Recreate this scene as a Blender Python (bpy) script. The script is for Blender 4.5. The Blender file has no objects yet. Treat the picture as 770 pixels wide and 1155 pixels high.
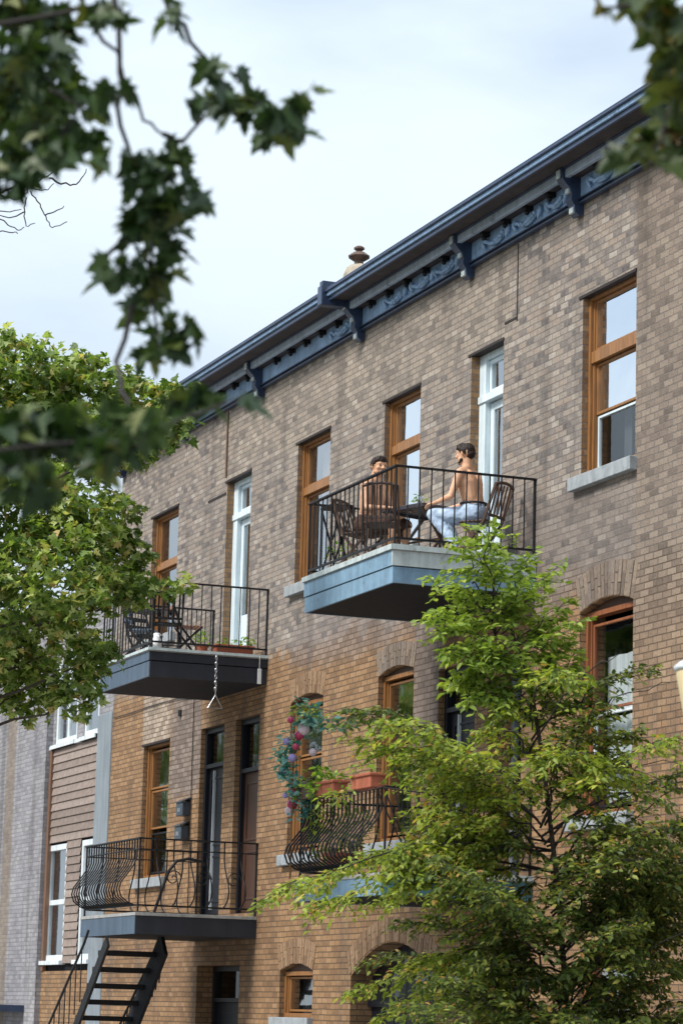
import bpy, bmesh, math, random
import numpy as np
from mathutils import Vector, Matrix, noise as mnoise
R = math.radians
rnd = random.Random(11)
scene = bpy.context.scene
COL = scene.collection

# ------------------------------------------------------------------ mesh helper
class MB:
    def __init__(s): s.v = []; s.f = []; s.m = []; s.cur = 0
    def q(s, pts):
        n = len(s.v); s.v += [tuple(p) for p in pts]; s.f.append(tuple(range(n, n + len(pts)))); s.m.append(s.cur)
        return s
    def box(s, x0, x1, y0, y1, z0, z1):
        x0, x1 = min(x0, x1), max(x0, x1); y0, y1 = min(y0, y1), max(y0, y1); z0, z1 = min(z0, z1), max(z0, z1)
        n = len(s.v)
        s.v += [(x0,y0,z0),(x1,y0,z0),(x1,y1,z0),(x0,y1,z0),(x0,y0,z1),(x1,y0,z1),(x1,y1,z1),(x0,y1,z1)]
        for f in ((0,3,2,1),(4,5,6,7),(0,1,5,4),(1,2,6,5),(2,3,7,6),(3,0,4,7)):
            s.f.append(tuple(n + i for i in f)); s.m.append(s.cur)
        return s
    def beam(s, a, b, w, h=None, up=(0, 0, 1)):
        h = w if h is None else h
        a = Vector(a); b = Vector(b); d = (b - a).normalized(); u = Vector(up)
        if abs(d.dot(u)) > .98: u = Vector((1, 0, 0))
        sx = d.cross(u).normalized(); sy = sx.cross(d).normalized()
        n = len(s.v)
        for p in (a, b):
            for i, j in ((-1,-1),(1,-1),(1,1),(-1,1)): s.v.append(tuple(p + sx*i*w/2 + sy*j*h/2))
        for f in ((0,3,2,1),(4,5,6,7),(0,1,5,4),(1,2,6,5),(2,3,7,6),(3,0,4,7)):
            s.f.append(tuple(n + i for i in f)); s.m.append(s.cur)
        return s
    def tube(s, pts, r, seg=6, r1=None, cap=True):
        pts = [Vector(p) for p in pts]; k = len(pts); n0 = len(s.v)
        prev = None
        for i, p in enumerate(pts):
            d = (pts[min(i+1, k-1)] - pts[max(i-1, 0)]).normalized()
            if prev is None:
                u = Vector((0,0,1)) if abs(d.z) < .9 else Vector((1,0,0))
                prev = d.cross(u).normalized()
            a = (prev - d*prev.dot(d)).normalized(); b = d.cross(a); prev = a
            rr = (r[i] if isinstance(r, (list, tuple)) else (r if r1 is None else r + (r1 - r)*i/(k-1)))
            for j in range(seg):
                t = 2*math.pi*j/seg
                s.v.append(tuple(p + a*math.cos(t)*rr + b*math.sin(t)*rr))
        for i in range(k-1):
            for j in range(seg):
                a0 = n0 + i*seg + j; a1 = n0 + i*seg + (j+1) % seg
                s.f.append((a0, a1, a1+seg, a0+seg)); s.m.append(s.cur)
        if cap:
            s.f.append(tuple(n0 + j for j in reversed(range(seg)))); s.m.append(s.cur)
            s.f.append(tuple(n0 + (k-1)*seg + j for j in range(seg))); s.m.append(s.cur)
        return s
    def lathe(s, c, prof, seg=16):
        c = Vector(c); n0 = len(s.v); k = len(prof)
        for r, z in prof:
            for j in range(seg):
                t = 2*math.pi*j/seg; s.v.append((c.x + r*math.cos(t), c.y + r*math.sin(t), c.z + z))
        for i in range(k-1):
            for j in range(seg):
                a0 = n0+i*seg+j; a1 = n0+i*seg+(j+1) % seg
                s.f.append((a0, a1, a1+seg, a0+seg)); s.m.append(s.cur)
        s.f.append(tuple(n0 + j for j in reversed(range(seg)))); s.m.append(s.cur)
        s.f.append(tuple(n0 + (k-1)*seg + j for j in range(seg))); s.m.append(s.cur)
        return s
    def ball(s, c, rx, ry=None, rz=None, seg=12, ring=8):
        ry = rx if ry is None else ry; rz = rx if rz is None else rz; c = Vector(c)
        n0 = len(s.v); s.v.append((c.x, c.y, c.z - rz))
        for i in range(1, ring):
            ph = -math.pi/2 + math.pi*i/ring
            for j in range(seg):
                t = 2*math.pi*j/seg; s.v.append((c.x + rx*math.cos(ph)*math.cos(t), c.y + ry*math.cos(ph)*math.sin(t), c.z + rz*math.sin(ph)))
        s.v.append((c.x, c.y, c.z + rz)); top = len(s.v)-1
        for j in range(seg): s.f.append((n0, n0+1+(j+1) % seg, n0+1+j)); s.m.append(s.cur)
        for i in range(ring-2):
            for j in range(seg):
                a0 = n0+1+i*seg+j; a1 = n0+1+i*seg+(j+1) % seg
                s.f.append((a0, a1, a1+seg, a0+seg)); s.m.append(s.cur)
        for j in range(seg): s.f.append((top-seg+j, top-seg+(j+1) % seg, top)); s.m.append(s.cur)
        return s
    def build(s, name, mat, parent=None, bevel=0, smooth=False, local=False, root=False):
        me = bpy.data.meshes.new(name)
        off = Vector((0,0,0))
        if parent is not None and not local:
            p = parent
            while p is not None: off += Vector(p.location); p = p.parent
        v = s.v if off.length == 0 else [(a-off.x, b-off.y, c-off.z) for a, b, c in s.v]
        me.from_pydata(v, [], s.f)
        mats = mat if isinstance(mat, (list, tuple)) else [mat]
        for m in mats: me.materials.append(m)
        if len(mats) > 1: me.polygons.foreach_set('material_index', s.m)
        if smooth: me.polygons.foreach_set('use_smooth', [True]*len(me.polygons))
        me.update()
        o = bpy.data.objects.new(name, me); COL.objects.link(o)
        if root:
            # put the origin at the base centre of the thing
            xs = [a[0] for a in s.v]; ys = [a[1] for a in s.v]; zs = [a[2] for a in s.v]
            c = Vector(((min(xs)+max(xs))/2, (min(ys)+max(ys))/2, min(zs)))
            me.transform(Matrix.Translation(-c)); o.location = c
        if parent is not None: o.parent = parent
        if bevel:
            b = o.modifiers.new('bevel', 'BEVEL'); b.width = bevel; b.segments = 2; b.limit_method = 'ANGLE'
        return o

def tag(o, label=None, cat=None, group=None, kind=None):
    if label: o['label'] = label
    if cat: o['category'] = cat
    if group: o['group'] = group
    if kind: o['kind'] = kind
    return o
def thing(name, loc, label, cat, group=None, rz=0):
    o = bpy.data.objects.new(name, None); COL.objects.link(o); o.location = loc; o.rotation_euler.z = rz
    o.empty_display_size = .1
    return tag(o, label, cat, group)
def copy_tree(o, parent=None):
    c = o.copy(); COL.objects.link(c); c.parent = parent
    for ch in list(o.children): copy_tree(ch, c)
    return c
def np_mesh(name, verts, faces_flat, counts, mat, parent=None, origin=(0,0,0)):
    me = bpy.data.meshes.new(name)
    verts = np.asarray(verts, dtype=np.float32) - np.asarray(origin, dtype=np.float32)
    me.vertices.add(len(verts)); me.vertices.foreach_set('co', verts.ravel())
    me.loops.add(len(faces_flat)); me.loops.foreach_set('vertex_index', np.asarray(faces_flat, dtype=np.int32))
    counts = np.asarray(counts, dtype=np.int32)
    me.polygons.add(len(counts)); me.polygons.foreach_set('loop_start', np.concatenate([[0], np.cumsum(counts)[:-1]]).astype(np.int32))
    me.polygons.foreach_set('loop_total', counts)
    me.materials.append(mat); me.update(calc_edges=True); me.validate()
    o = bpy.data.objects.new(name, me); COL.objects.link(o)
    if parent is not None: o.parent = parent
    return o

# ------------------------------------------------------------------ materials
class NT:
    def __init__(s, name):
        s.mat = bpy.data.materials.new(name); s.mat.use_nodes = True; s.t = s.mat.node_tree
        s.t.nodes.clear(); s.out = s.n('ShaderNodeOutputMaterial')
    def n(s, typ, **kw):
        x = s.t.nodes.new(typ)
        for k, v in kw.items(): setattr(x, k, v)
        return x
    def l(s, a, b): s.t.links.new(a, b)
    def val(s, sock, v):
        if hasattr(v, 'is_output'): s.l(v, sock)
        else: sock.default_value = v
    def math(s, op, a, b=0.0, c=None, clamp=False):
        x = s.n('ShaderNodeMath', operation=op); x.use_clamp = clamp
        s.val(x.inputs[0], a); s.val(x.inputs[1], b)
        if c is not None: s.val(x.inputs[2], c)
        return x.outputs[0]
    def mix(s, f, a, b, mode='MIX'):
        x = s.n('ShaderNodeMix', data_type='RGBA', blend_type=mode); s.val(x.inputs[0], f)
        s.val(x.inputs[6], a if hasattr(a, 'is_output') else (*a, 1)); s.val(x.inputs[7], b if hasattr(b, 'is_output') else (*b, 1))
        return x.outputs[2]
    def ramp(s, f, stops, interp='LINEAR'):
        x = s.n('ShaderNodeValToRGB'); e = x.color_ramp; e.interpolation = interp
        while len(e.elements) < len(stops): e.elements.new(.5)
        for i, (p, c) in enumerate(stops):
            e.elements[i].position = p; e.elements[i].color = (*c, 1) if len(c) == 3 else c
        s.l(f, x.inputs[0]); return x.outputs[0]
    def noise(s, vec, scale, detail=3, rough=.5, dist=0):
        x = s.n('ShaderNodeTexNoise'); x.inputs['Scale'].default_value = scale; x.inputs['Detail'].default_value = detail
        x.inputs['Roughness'].default_value = rough; x.inputs['Distortion'].default_value = dist
        if vec is not None: s.l(vec, x.inputs['Vector'])
        return x.outputs['Fac']
    def smooth(s, v, a, b):
        x = s.n('ShaderNodeMapRange', interpolation_type='SMOOTHSTEP'); s.val(x.inputs[0], v)
        x.inputs[1].default_value = a; x.inputs[2].default_value = b; x.inputs[3].default_value = 0; x.inputs[4].default_value = 1
        return x.outputs[0]
    def bsdf(s, col, rough=.6, spec=.5, metal=0, bump=None, bdist=.01, bstr=.5):
        b = s.n('ShaderNodeBsdfPrincipled'); s.val(b.inputs['Base Color'], col if hasattr(col, 'is_output') else (*col, 1))
        s.val(b.inputs['Roughness'], rough); b.inputs['Specular IOR Level'].default_value = spec; b.inputs['Metallic'].default_value = metal
        if bump is not None:
            bp = s.n('ShaderNodeBump'); bp.inputs['Distance'].default_value = bdist; bp.inputs['Strength'].default_value = bstr
            s.l(bump, bp.inputs['Height']); s.l(bp.outputs[0], b.inputs['Normal'])
        return b
    def done(s, sh): s.l(sh.outputs[0] if hasattr(sh, 'outputs') else sh, s.out.inputs[0]); return s.mat

def painted(name, col, rough=.5, var=.25, scale=6, spec=.4, dirt=None, metal=0, bump=.15):
    t = NT(name); g = t.n('ShaderNodeNewGeometry'); v = g.outputs['Position']
    n1 = t.noise(v, scale, 5, .6); n2 = t.noise(v, scale*7, 3, .6)
    f = t.math('ADD', t.math('MULTIPLY', n1, .7), t.math('MULTIPLY', n2, .3))
    lo = tuple(c*(1-var) for c in col); hi = tuple(min(1, c*(1+var)) for c in col)
    c = t.ramp(f, [(.3, lo), (.7, hi)])
    if dirt:
        m = t.smooth(t.noise(v, scale*1.7, 6, .7), .56, .7); c = t.mix(t.math('MULTIPLY', m, .7), c, dirt)
    mp = t.n('ShaderNodeMapping'); mp.inputs['Scale'].default_value = (9, 9, .9); t.l(v, mp.inputs[0])
    c = t.mix(1.0, c, t.ramp(t.noise(mp.outputs[0], 1.0, 4, .6), [(.35, (.82,.82,.82)), (.6, (1.06,1.06,1.06))]), 'MULTIPLY')
    return t.done(t.bsdf(c, t.math('ADD', t.math('MULTIPLY', n2, .2), rough-.1), spec, metal, n2, .004, bump))

def mat_wall(name, mode):
    t = NT(name); g = t.n('ShaderNodeNewGeometry'); sp = t.n('ShaderNodeSeparateXYZ'); t.l(g.outputs['Position'], sp.inputs[0])
    X, Y, Z = sp.outputs
    u = t.math('ADD', X, Y); cb = t.n('ShaderNodeCombineXYZ')
    wob = t.noise(g.outputs['Position'], 3.0, 2)
    t.val(cb.inputs[0], t.math('ADD', u, 100)); t.val(cb.inputs[1], t.math('ADD', Z, t.math('MULTIPLY', wob, .012)))
    br = t.n('ShaderNodeTexBrick'); t.l(cb.outputs[0], br.inputs['Vector'])
    br.offset = .5; br.inputs['Scale'].default_value = 1; br.inputs['Brick Width'].default_value = .205; br.inputs['Row Height'].default_value = .0745
    br.inputs['Mortar Size'].default_value = .0075; br.inputs['Mortar Smooth'].default_value = .3; br.inputs['Bias'].default_value = 0
    br.inputs['Color1'].default_value = (0,0,0,1); br.inputs['Color2'].default_value = (1,1,1,1); br.inputs['Mortar'].default_value = (.5,.5,.5,1)
    tone = br.outputs['Color']; mort = br.outputs['Fac']
    big = t.noise(g.outputs['Position'], .9, 5, .65); mid = t.noise(g.outputs['Position'], 3.2, 4, .6); fine = t.noise(g.outputs['Position'], 45, 4, .7)
    jit = t.noise(g.outputs['Position'], 11, 3, .6)
    tone = t.math('ADD', t.math('MULTIPLY', tone, .70), t.math('MULTIPLY', t.math('SUBTRACT', jit, .22), .52), clamp=True)
    if mode == 'main':
        # reclaimed grey and buff brick above, tan brick below
        grey = t.ramp(tone, [(0,(.07,.062,.06)),(.14,(.14,.125,.12)),(.32,(.245,.215,.192)),(.5,(.32,.275,.23)),(.66,(.30,.24,.195)),(.82,(.38,.34,.295)),(1,(.50,.45,.40))])
        tan = t.ramp(tone, [(0,(.165,.092,.05)),(.25,(.25,.148,.077)),(.6,(.31,.184,.094)),(.85,(.36,.225,.122)),(1,(.28,.165,.095))])
        bn = t.math('ADD', Z, t.math('MULTIPLY', t.math('SUBTRACT', big, .5), 1.3))
        bz = t.math('ADD', 6.75, t.math('MULTIPLY', t.math('ADD', X, 33), -.02))
        up = t.smooth(t.math('SUBTRACT', bn, bz), -.16, .16)
        right = t.smooth(X, -26.79, -26.73)
        rtan = t.ramp(tone, [(0,(.11,.09,.075)),(.4,(.225,.18,.145)),(.8,(.295,.24,.19)),(1,(.36,.30,.245))])
        c = t.mix(up, tan, grey)
        # darker patched piers beside the doors
        def zone(x0, x1, z0, z1, col, k):
            nonlocal c
            xn = t.math('ADD', X, t.math('MULTIPLY', t.math('SUBTRACT', mid, .5), .25)); zn = t.math('ADD', Z, t.math('MULTIPLY', t.math('SUBTRACT', big, .5), 1.0))
            m = t.math('MULTIPLY', t.math('MULTIPLY', t.smooth(xn, x0-.05, x0+.05), t.math('SUBTRACT', 1, t.smooth(xn, x1-.05, x1+.05))),
                       t.math('MULTIPLY', t.smooth(zn, z0-.15, z0+.15), t.math('SUBTRACT', 1, t.smooth(zn, z1-.1, z1+.1))))
            c = t.mix(t.math('MULTIPLY', m, k), c, t.ramp(tone, [(0, tuple(q*.55 for q in col)), (.5, col), (1, tuple(q*1.35 for q in col))]))
        zone(-42.75, -41.25, 5.05, 6.9, (.21,.19,.183), .7)
        zone(-44.3, -42.8, 6.0, 7.2, (.40,.36,.31), .6)
        zone(-32.8, -31.9, 4.6, 6.9, (.18,.155,.145), .8)
        zone(-29.5, -26.75, 6.35, 7.6, (.2,.17,.15), .75)
        zone(-37.4, -31.5, 6.5, 7.2, (.22,.19,.18), .55)
        zone(-41.0, -30.0, 9.75, 11.2, (.33,.28,.225), .6)
        zone(-46.0, -37.5, 2.0, 3.3, (.17,.10,.06), .35)
        c = t.mix(right, c, t.mix(t.smooth(Z, 4.0, 7.0), tan, rtan))
        sn = t.n('ShaderNodeSeparateXYZ'); t.l(g.outputs['Normal'], sn.inputs[0])
        side = t.smooth(t.math('ABSOLUTE', sn.outputs[0]), .4, .6)
        c = t.mix(side, c, tan)
        mcol = t.mix(up, (.10,.072,.05), (.185,.16,.145))  # mortar colour darkened for the shade inside the joints
    elif mode == 'grey':
        base = t.ramp(tone, [(0,(.2,.195,.21)),(.5,(.29,.285,.305)),(1,(.36,.35,.365))])
        band = t.math('MULTIPLY', t.smooth(X, -52.75, -52.65), t.math('SUBTRACT', 1, t.smooth(X, -52.1, -52.0)))
        c = t.mix(band, base, t.ramp(tone, [(0,(.19,.15,.125)),(1,(.28,.235,.19))])); mcol = (.23,.225,.23)
    c = t.mix(t.math('MULTIPLY', mort, .85), c, mcol)
    c = t.mix(1.0, c, t.ramp(fine, [(.25, (.66,.66,.66)), (.75, (1.25,1.25,1.25))]), 'MULTIPLY')
    c = t.mix(.8, c, t.ramp(big, [(.3, (.78,.77,.78)), (.7, (1.14,1.13,1.1))]), 'MULTIPLY')
    # long soot streaks running down
    mp = t.n('ShaderNodeMapping'); mp.inputs['Scale'].default_value = (2.2, 2.2, .18); t.l(g.outputs['Position'], mp.inputs[0])
    st = t.noise(mp.outputs[0], 1.0, 4, .6)
    c = t.mix(t.math('MULTIPLY', t.smooth(st, .5, .7), .45), c, (.075,.065,.06))
    h = t.math('ADD', t.math('MULTIPLY', t.math('SUBTRACT', 1, mort), 1), t.math('MULTIPLY', fine, .45))
    return t.done(t.bsdf(c, .88, .25, 0, h, .012, .8))

def island(name, stops, rough=.8, noise=20, spec=.3):
    t = NT(name); g = t.n('ShaderNodeNewGeometry')
    c = t.ramp(g.outputs['Random Per Island'], stops)
    n = t.noise(g.outputs['Position'], noise, 4, .6)
    c = t.mix(1.0, c, t.ramp(n, [(.25, (.7,.7,.7)), (.75, (1.25,1.25,1.25))]), 'MULTIPLY')
    return t.done(t.bsdf(c, rough, spec, 0, n, .004, .4))

def leafmat(name, stops, transl=.4, rough=.5, spec=.4):
    t = NT(name); g = t.n('ShaderNodeNewGeometry')
    c = t.ramp(g.outputs['Random Per Island'], stops)
    n = t.noise(g.outputs['Position'], 1.6, 3, .6)
    c = t.mix(1.0, c, t.ramp(n, [(.3, (.72,.8,.75)), (.7, (1.25,1.2,1.1))]), 'MULTIPLY')
    b = t.bsdf(c, rough, spec)
    tr = t.n('ShaderNodeBsdfTranslucent'); t.l(t.mix(1.0, c, (1.3, 1.35, .55), 'MULTIPLY'), tr.inputs[0])
    mx = t.n('ShaderNodeMixShader'); mx.inputs[0].default_value = transl
    t.l(b.outputs[0], mx.inputs[1]); t.l(tr.outputs[0], mx.inputs[2])
    return t.done(mx)

def glass(name, refl, tint=(.9,.93,.95)):
    t = NT(name); g = t.n('ShaderNodeNewGeometry')
    gl = t.n('ShaderNodeBsdfGlossy'); gl.inputs['Roughness'].default_value = .03; gl.inputs['Color'].default_value = (*tint, 1)
    bp = t.n('ShaderNodeBump'); bp.inputs['Strength'].default_value = .06; bp.inputs['Distance'].default_value = .05
    t.l(t.noise(g.outputs['Position'], 1.7, 2), bp.inputs['Height']); t.l(bp.outputs[0], gl.inputs['Normal'])
    tr = t.n('ShaderNodeBsdfTransparent'); tr.inputs[0].default_value = (.8,.84,.84,1)
    mx = t.n('ShaderNodeMixShader'); mx.inputs[0].default_value = refl
    t.l(tr.outputs[0], mx.inputs[1]); t.l(gl.outputs[0], mx.inputs[2])
    return t.done(mx)

def wood(name, col, var=.35):
    t = NT(name); g = t.n('ShaderNodeNewGeometry'); mp = t.n('ShaderNodeMapping'); mp.inputs['Scale'].default_value = (14, 14, 1.2)
    t.l(g.outputs['Position'], mp.inputs[0]); n = t.noise(mp.outputs[0], 2.0, 5, .65)
    c = t.ramp(n, [(.3, tuple(q*(1-var) for q in col)), (.7, tuple(q*(1+var) for q in col))])
    return t.done(t.bsdf(c, .45, .4, 0, n, .003, .2))

M = {}
M['brick'] = mat_wall('brick_wall_paint', 'main')
M['greybrick'] = mat_wall('grey_brick', 'grey')
M['arch'] = island('arch_brick', [(0,(.13,.10,.08)),(.4,(.20,.155,.12)),(.75,(.25,.19,.14)),(1,(.18,.15,.13))])
M['archtan'] = island('arch_brick_tan', [(0,(.17,.105,.06)),(.5,(.25,.155,.09)),(1,(.30,.195,.115))])
M['siding'] = island('siding_boards', [(0,(.20,.155,.13)),(.5,(.26,.205,.175)),(1,(.31,.25,.215))], .7, 9)
M['pilaster'] = painted('pale_blue_metal', (.21,.24,.265), .5, .15, 2)
M['woodframe'] = wood('stained_wood_frame', (.27,.125,.042))
M['woodred'] = wood('red_stained_wood_frame', (.235,.085,.035))
M['whiteframe'] = painted('white_painted_frame', (.66,.71,.73), .4, .08, 5)
M['bluewhite'] = painted('pale_door_paint', (.66,.76,.80), .4, .08, 5)
M['sill'] = painted('grey_stone_sill', (.30,.325,.34), .8, .2, 9, dirt=(.12,.12,.12))
M['darkmetal'] = painted('black_metal', (.011,.011,.013), .5, .3, 14, .3)
M['lintel_shadow'] = painted('dark_joint_and_shadow', (.028,.02,.018), .7, .3, 8)  # near-black for painted shadow lines over openings, and for wall joints
M['navy'] = painted('navy_cornice_paint', (.03,.05,.10), .36, .3, 3, .5, dirt=(.012,.014,.02))
M['blue'] = painted('blue_cornice_paint', (.27,.42,.62), .4, .28, 3.5, .5, dirt=(.04,.06,.09))
M['bluegrey'] = painted('pale_blue_cornice_band', (.40,.49,.60), .42, .2, 3, .5, dirt=(.08,.1,.14))
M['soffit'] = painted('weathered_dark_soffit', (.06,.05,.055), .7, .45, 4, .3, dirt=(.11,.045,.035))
M['fascia_blue'] = painted('sky_blue_fascia', (.18,.30,.41), .5, .25, 4, .4, dirt=(.09,.14,.19))
M['fascia_pale'] = painted('pale_grey_fascia', (.48,.55,.55), .55, .12, 4, .4, dirt=(.25,.27,.27))
M['fascia_slate'] = painted('slate_fascia', (.07,.105,.15), .5, .15, 4, .4)
M['fascia_dark'] = painted('charcoal_fascia', (.02,.024,.034), .5, .2, 4, .4)
M['teal'] = painted('teal_fascia', (.05,.16,.21), .5, .2, 4, .4)
M['deckwood'] = painted('grey_deck', (.33,.33,.32), .7, .2, 8, dirt=(.15,.15,.14))
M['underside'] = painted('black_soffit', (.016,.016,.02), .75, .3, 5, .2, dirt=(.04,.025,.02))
M['archboard_shade'] = wood('shaded_arch_board', (.085,.045,.03))  # dark brown stands in for shade in the arch recess
M['cornerboard'] = wood('brown_corner_board', (.17,.095,.06))
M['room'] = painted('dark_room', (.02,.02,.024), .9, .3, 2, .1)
M['glass_sky'] = glass('reflecting_glass', .93, (.93,.97,1))
M['glass_mid'] = glass('half_reflecting_glass', .55)
M['glass_low'] = glass('clear_glass', .16)
M['curtain'] = painted('white_curtain', (.72,.74,.76), .9, .08, 3)
M['curtain_orange'] = painted('tan_curtain', (.55,.36,.22), .9, .12, 3)
M['curtain_grey'] = painted('grey_curtain', (.09,.095,.105), .9, .2, 3)
M['blackdoor'] = painted('black_door_paint', (.010,.011,.016), .45, .3, 3, .25)
M['reddoor'] = wood('varnished_door', (.06,.026,.015))
M['bark'] = painted('bark', (.09,.07,.055), .9, .35, 25, .2, bump=.8)
M['twig'] = painted('twig_bark', (.05,.042,.04), .9, .3, 30, .2)
M['chair_wood'] = wood('dark_stained_slats', (.075,.04,.026))
M['chair_tan'] = wood('red_brown_slats', (.30,.13,.065))
M['chair_blue'] = painted('blue_grey_chair_paint', (.20,.27,.36), .5, .2, 9)
M['table_top'] = painted('dark_table_top', (.045,.042,.052), .35, .25, 12, .5)
M['skin'] = painted('skin', (.66,.37,.225), .5, .08, 9, .4, bump=.05)
M['hair'] = painted('dark_hair', (.022,.013,.009), .6, .4, 60, .3, bump=.6)
M['jeans'] = painted('faded_blue_jeans', (.42,.53,.68), .85, .28, 7, .2, bump=.4)
M['shorts'] = painted('brown_shorts', (.10,.055,.04), .85, .25, 12, .2)
M['eye'] = painted('eye_dark', (.03,.02,.02), .2, .1, 9)
M['terracotta'] = painted('terracotta', (.36,.11,.06), .75, .2, 9, .3)
M['whiteplastic'] = painted('white_plastic', (.75,.76,.76), .4, .06, 9)
M['mailbox'] = painted('dark_mailbox', (.035,.05,.07), .32, .15, 9, .5)
M['chrome'] = painted('dull_steel', (.45,.46,.48), .35, .1, 9, .5, metal=.9)
M['lampglass'] = painted('cream_lamp_glass', (.62,.50,.28), .35, .08, 6, .5)
M['stonepale'] = painted('pale_render', (.42,.37,.29), .85, .2, 6, .3, dirt=(.2,.19,.18))
M['rust'] = painted('rusty_metal', (.12,.075,.055), .6, .4, 12, .4)
M['asphalt'] = painted('asphalt', (.05,.05,.052), .9, .3, 3, .3)
M['concrete'] = painted('concrete_pavement', (.32,.31,.29), .9, .15, 2, .3, dirt=(.2,.19,.18))
M['soil'] = painted('ground_soil', (.12,.10,.075), .95, .3, 1, .2)
M['roofing'] = painted('roofing_felt', (.06,.06,.065), .9, .3, 2, .2)
M['roadpaint'] = painted('road_paint', (.75,.75,.72), .7, .1, 4)
M['leaf_tree'] = leafmat('street_tree_leaf', [(0,(.07,.12,.03)),(.28,(.15,.23,.055)),(.6,(.27,.36,.10)),(.86,(.48,.54,.26)),(1,(.50,.36,.14))], .45)
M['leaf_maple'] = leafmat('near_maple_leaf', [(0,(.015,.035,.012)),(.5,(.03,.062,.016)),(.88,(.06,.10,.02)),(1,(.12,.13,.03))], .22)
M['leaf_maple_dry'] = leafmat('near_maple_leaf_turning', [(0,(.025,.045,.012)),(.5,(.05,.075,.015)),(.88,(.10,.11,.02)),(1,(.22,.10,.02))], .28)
M['leaf_shoot_lit'] = leafmat('young_shoot_leaf_lit', [(0,(.13,.20,.04)),(.5,(.25,.34,.06)),(1,(.42,.49,.12))], .42)  # brighter green stands in for stronger light on the upper shoots
M['leaf_young_shaded'] = leafmat('young_tree_leaf_shaded', [(0,(.045,.07,.02)),(.4,(.09,.13,.03)),(.75,(.17,.21,.05)),(.93,(.33,.35,.09)),(1,(.38,.18,.06))], .4)  # olive darkened to stand in for shade low in the crown
M['leaf_spray'] = leafmat('young_tree_spray_leaf', [(0,(.12,.17,.03)),(.4,(.24,.31,.05)),(.8,(.40,.45,.09)),(.95,(.46,.40,.10)),(1,(.48,.22,.07))], .45)
M['leaf_pot'] = leafmat('pot_plant_leaf', [(0,(.08,.2,.03)),(.6,(.25,.42,.05)),(1,(.5,.6,.1))], .4)
M['leaf_teal'] = leafmat('artificial_teal_leaf', [(0,(.03,.15,.17)),(.5,(.12,.36,.38)),(1,(.45,.68,.68))], .2)
M['bauble_pink'] = painted('pink_bauble', (.50,.045,.12), .25, .2, 12, .5)
M['bauble_white'] = painted('pale_bauble', (.75,.6,.66), .25, .1, 12, .5)
M['violet'] = painted('violet_petals', (.36,.30,.6), .6, .25, 30)

# ---- world positions of leaf masses and branches
LEFT_CROWN = [
    (-31.35, -5.83, 8.90, 0.61), (-31.42, -5.23, 8.98, 0.49), (-31.40, -4.75, 8.82, 0.43), (-31.58, -4.21, 8.85, 0.36), (-30.97, -3.96, 8.74, 0.25), (-31.29, -3.62, 8.88, 0.19),
    (-29.39, -4.34, 8.06, 0.20), (-30.50, -4.30, 8.12, 0.26), (-32.08, -5.30, 8.41, 0.63), (-31.20, -4.89, 8.19, 0.56), (-31.59, -4.30, 8.37, 0.38), (-29.64, -4.46, 8.15, 0.20),
    (-31.17, -5.65, 7.39, 0.76), (-30.44, -5.16, 7.21, 0.60), (-30.97, -4.54, 7.25, 0.37), (-31.02, -4.30, 6.91, 0.26), (-30.08, -5.43, 6.44, 0.64), (-30.37, -4.79, 6.43, 0.34),
    (-30.40, -4.42, 6.38, 0.20), (-32.43, -5.32, 6.24, 0.63), (-31.95, -4.89, 5.85, 0.57), (-30.40, -4.85, 5.58, 0.28), (-32.20, -5.12, 5.39, 0.35), (-30.48, -5.01, 5.18, 0.24),
    (-31.64, -6.35, 8.33, 0.92), (-30.79, -6.78, 6.92, 1.08), (-30.61, -6.56, 5.73, 0.88), (-32.77, -7.21, 7.61, 1.14), (-31.46, -7.48, 5.96, 0.89), (-31.53, -8.01, 6.73, 0.89),
    (-32.62, -6.81, 9.11, 0.84),
]
LEFT_SPRIG = [(-30.21, -3.89, 6.50, 0.16), (-30.28, -4.04, 6.43, 0.14)]
MAPLE_LEFT = [
    (-7.45, -11.69, 4.48, 0.10), (-6.92, -11.80, 4.14, 0.12), (-7.56, -11.61, 4.23, 0.12), (-7.14, -11.64, 4.07, 0.09), (-7.32, -11.68, 4.03, 0.09), (-6.84, -11.70, 3.88, 0.05),
    (-7.48, -11.57, 4.46, 0.08), (-7.25, -11.53, 4.17, 0.06), (-7.52, -11.54, 4.34, 0.09), (-7.45, -11.46, 4.14, 0.05), (-6.85, -11.56, 4.07, 0.04), (-6.88, -11.56, 4.29, 0.05),
    (-6.85, -11.81, 3.80, 0.06), (-6.75, -11.62, 3.85, 0.04), (-6.73, -11.77, 3.80, 0.04), (-6.85, -11.64, 4.25, 0.03), (-7.05, -11.36, 4.38, 0.04), (-6.95, -11.45, 3.90, 0.07),
    (-7.42, -11.22, 4.08, 0.07), (-7.21, -11.35, 3.88, 0.08), (-7.15, -11.27, 3.90, 0.07), (-7.57, -11.20, 3.90, 0.08), (-7.34, -11.35, 3.83, 0.05), (-7.25, -11.41, 3.71, 0.05),
    (-7.34, -11.28, 3.72, 0.07), (-7.53, -11.25, 3.68, 0.05), (-7.03, -11.32, 3.50, 0.06), (-7.74, -11.15, 3.62, 0.05), (-6.99, -11.28, 3.49, 0.03), (-7.46, -11.12, 3.99, 0.04),
    (-7.66, -11.33, 3.79, 0.03), (-7.22, -11.17, 4.29, 0.04), (-7.66, -11.07, 4.36, 0.04), (-7.41, -11.07, 4.28, 0.06), (-7.50, -10.96, 4.30, 0.07), (-7.17, -11.00, 4.16, 0.05),
    (-7.16, -10.94, 4.22, 0.04), (-7.24, -10.90, 4.16, 0.03), (-7.70, -10.84, 4.30, 0.04), (-7.22, -10.88, 4.29, 0.02), (-7.60, -10.99, 4.45, 0.03),
]
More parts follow.
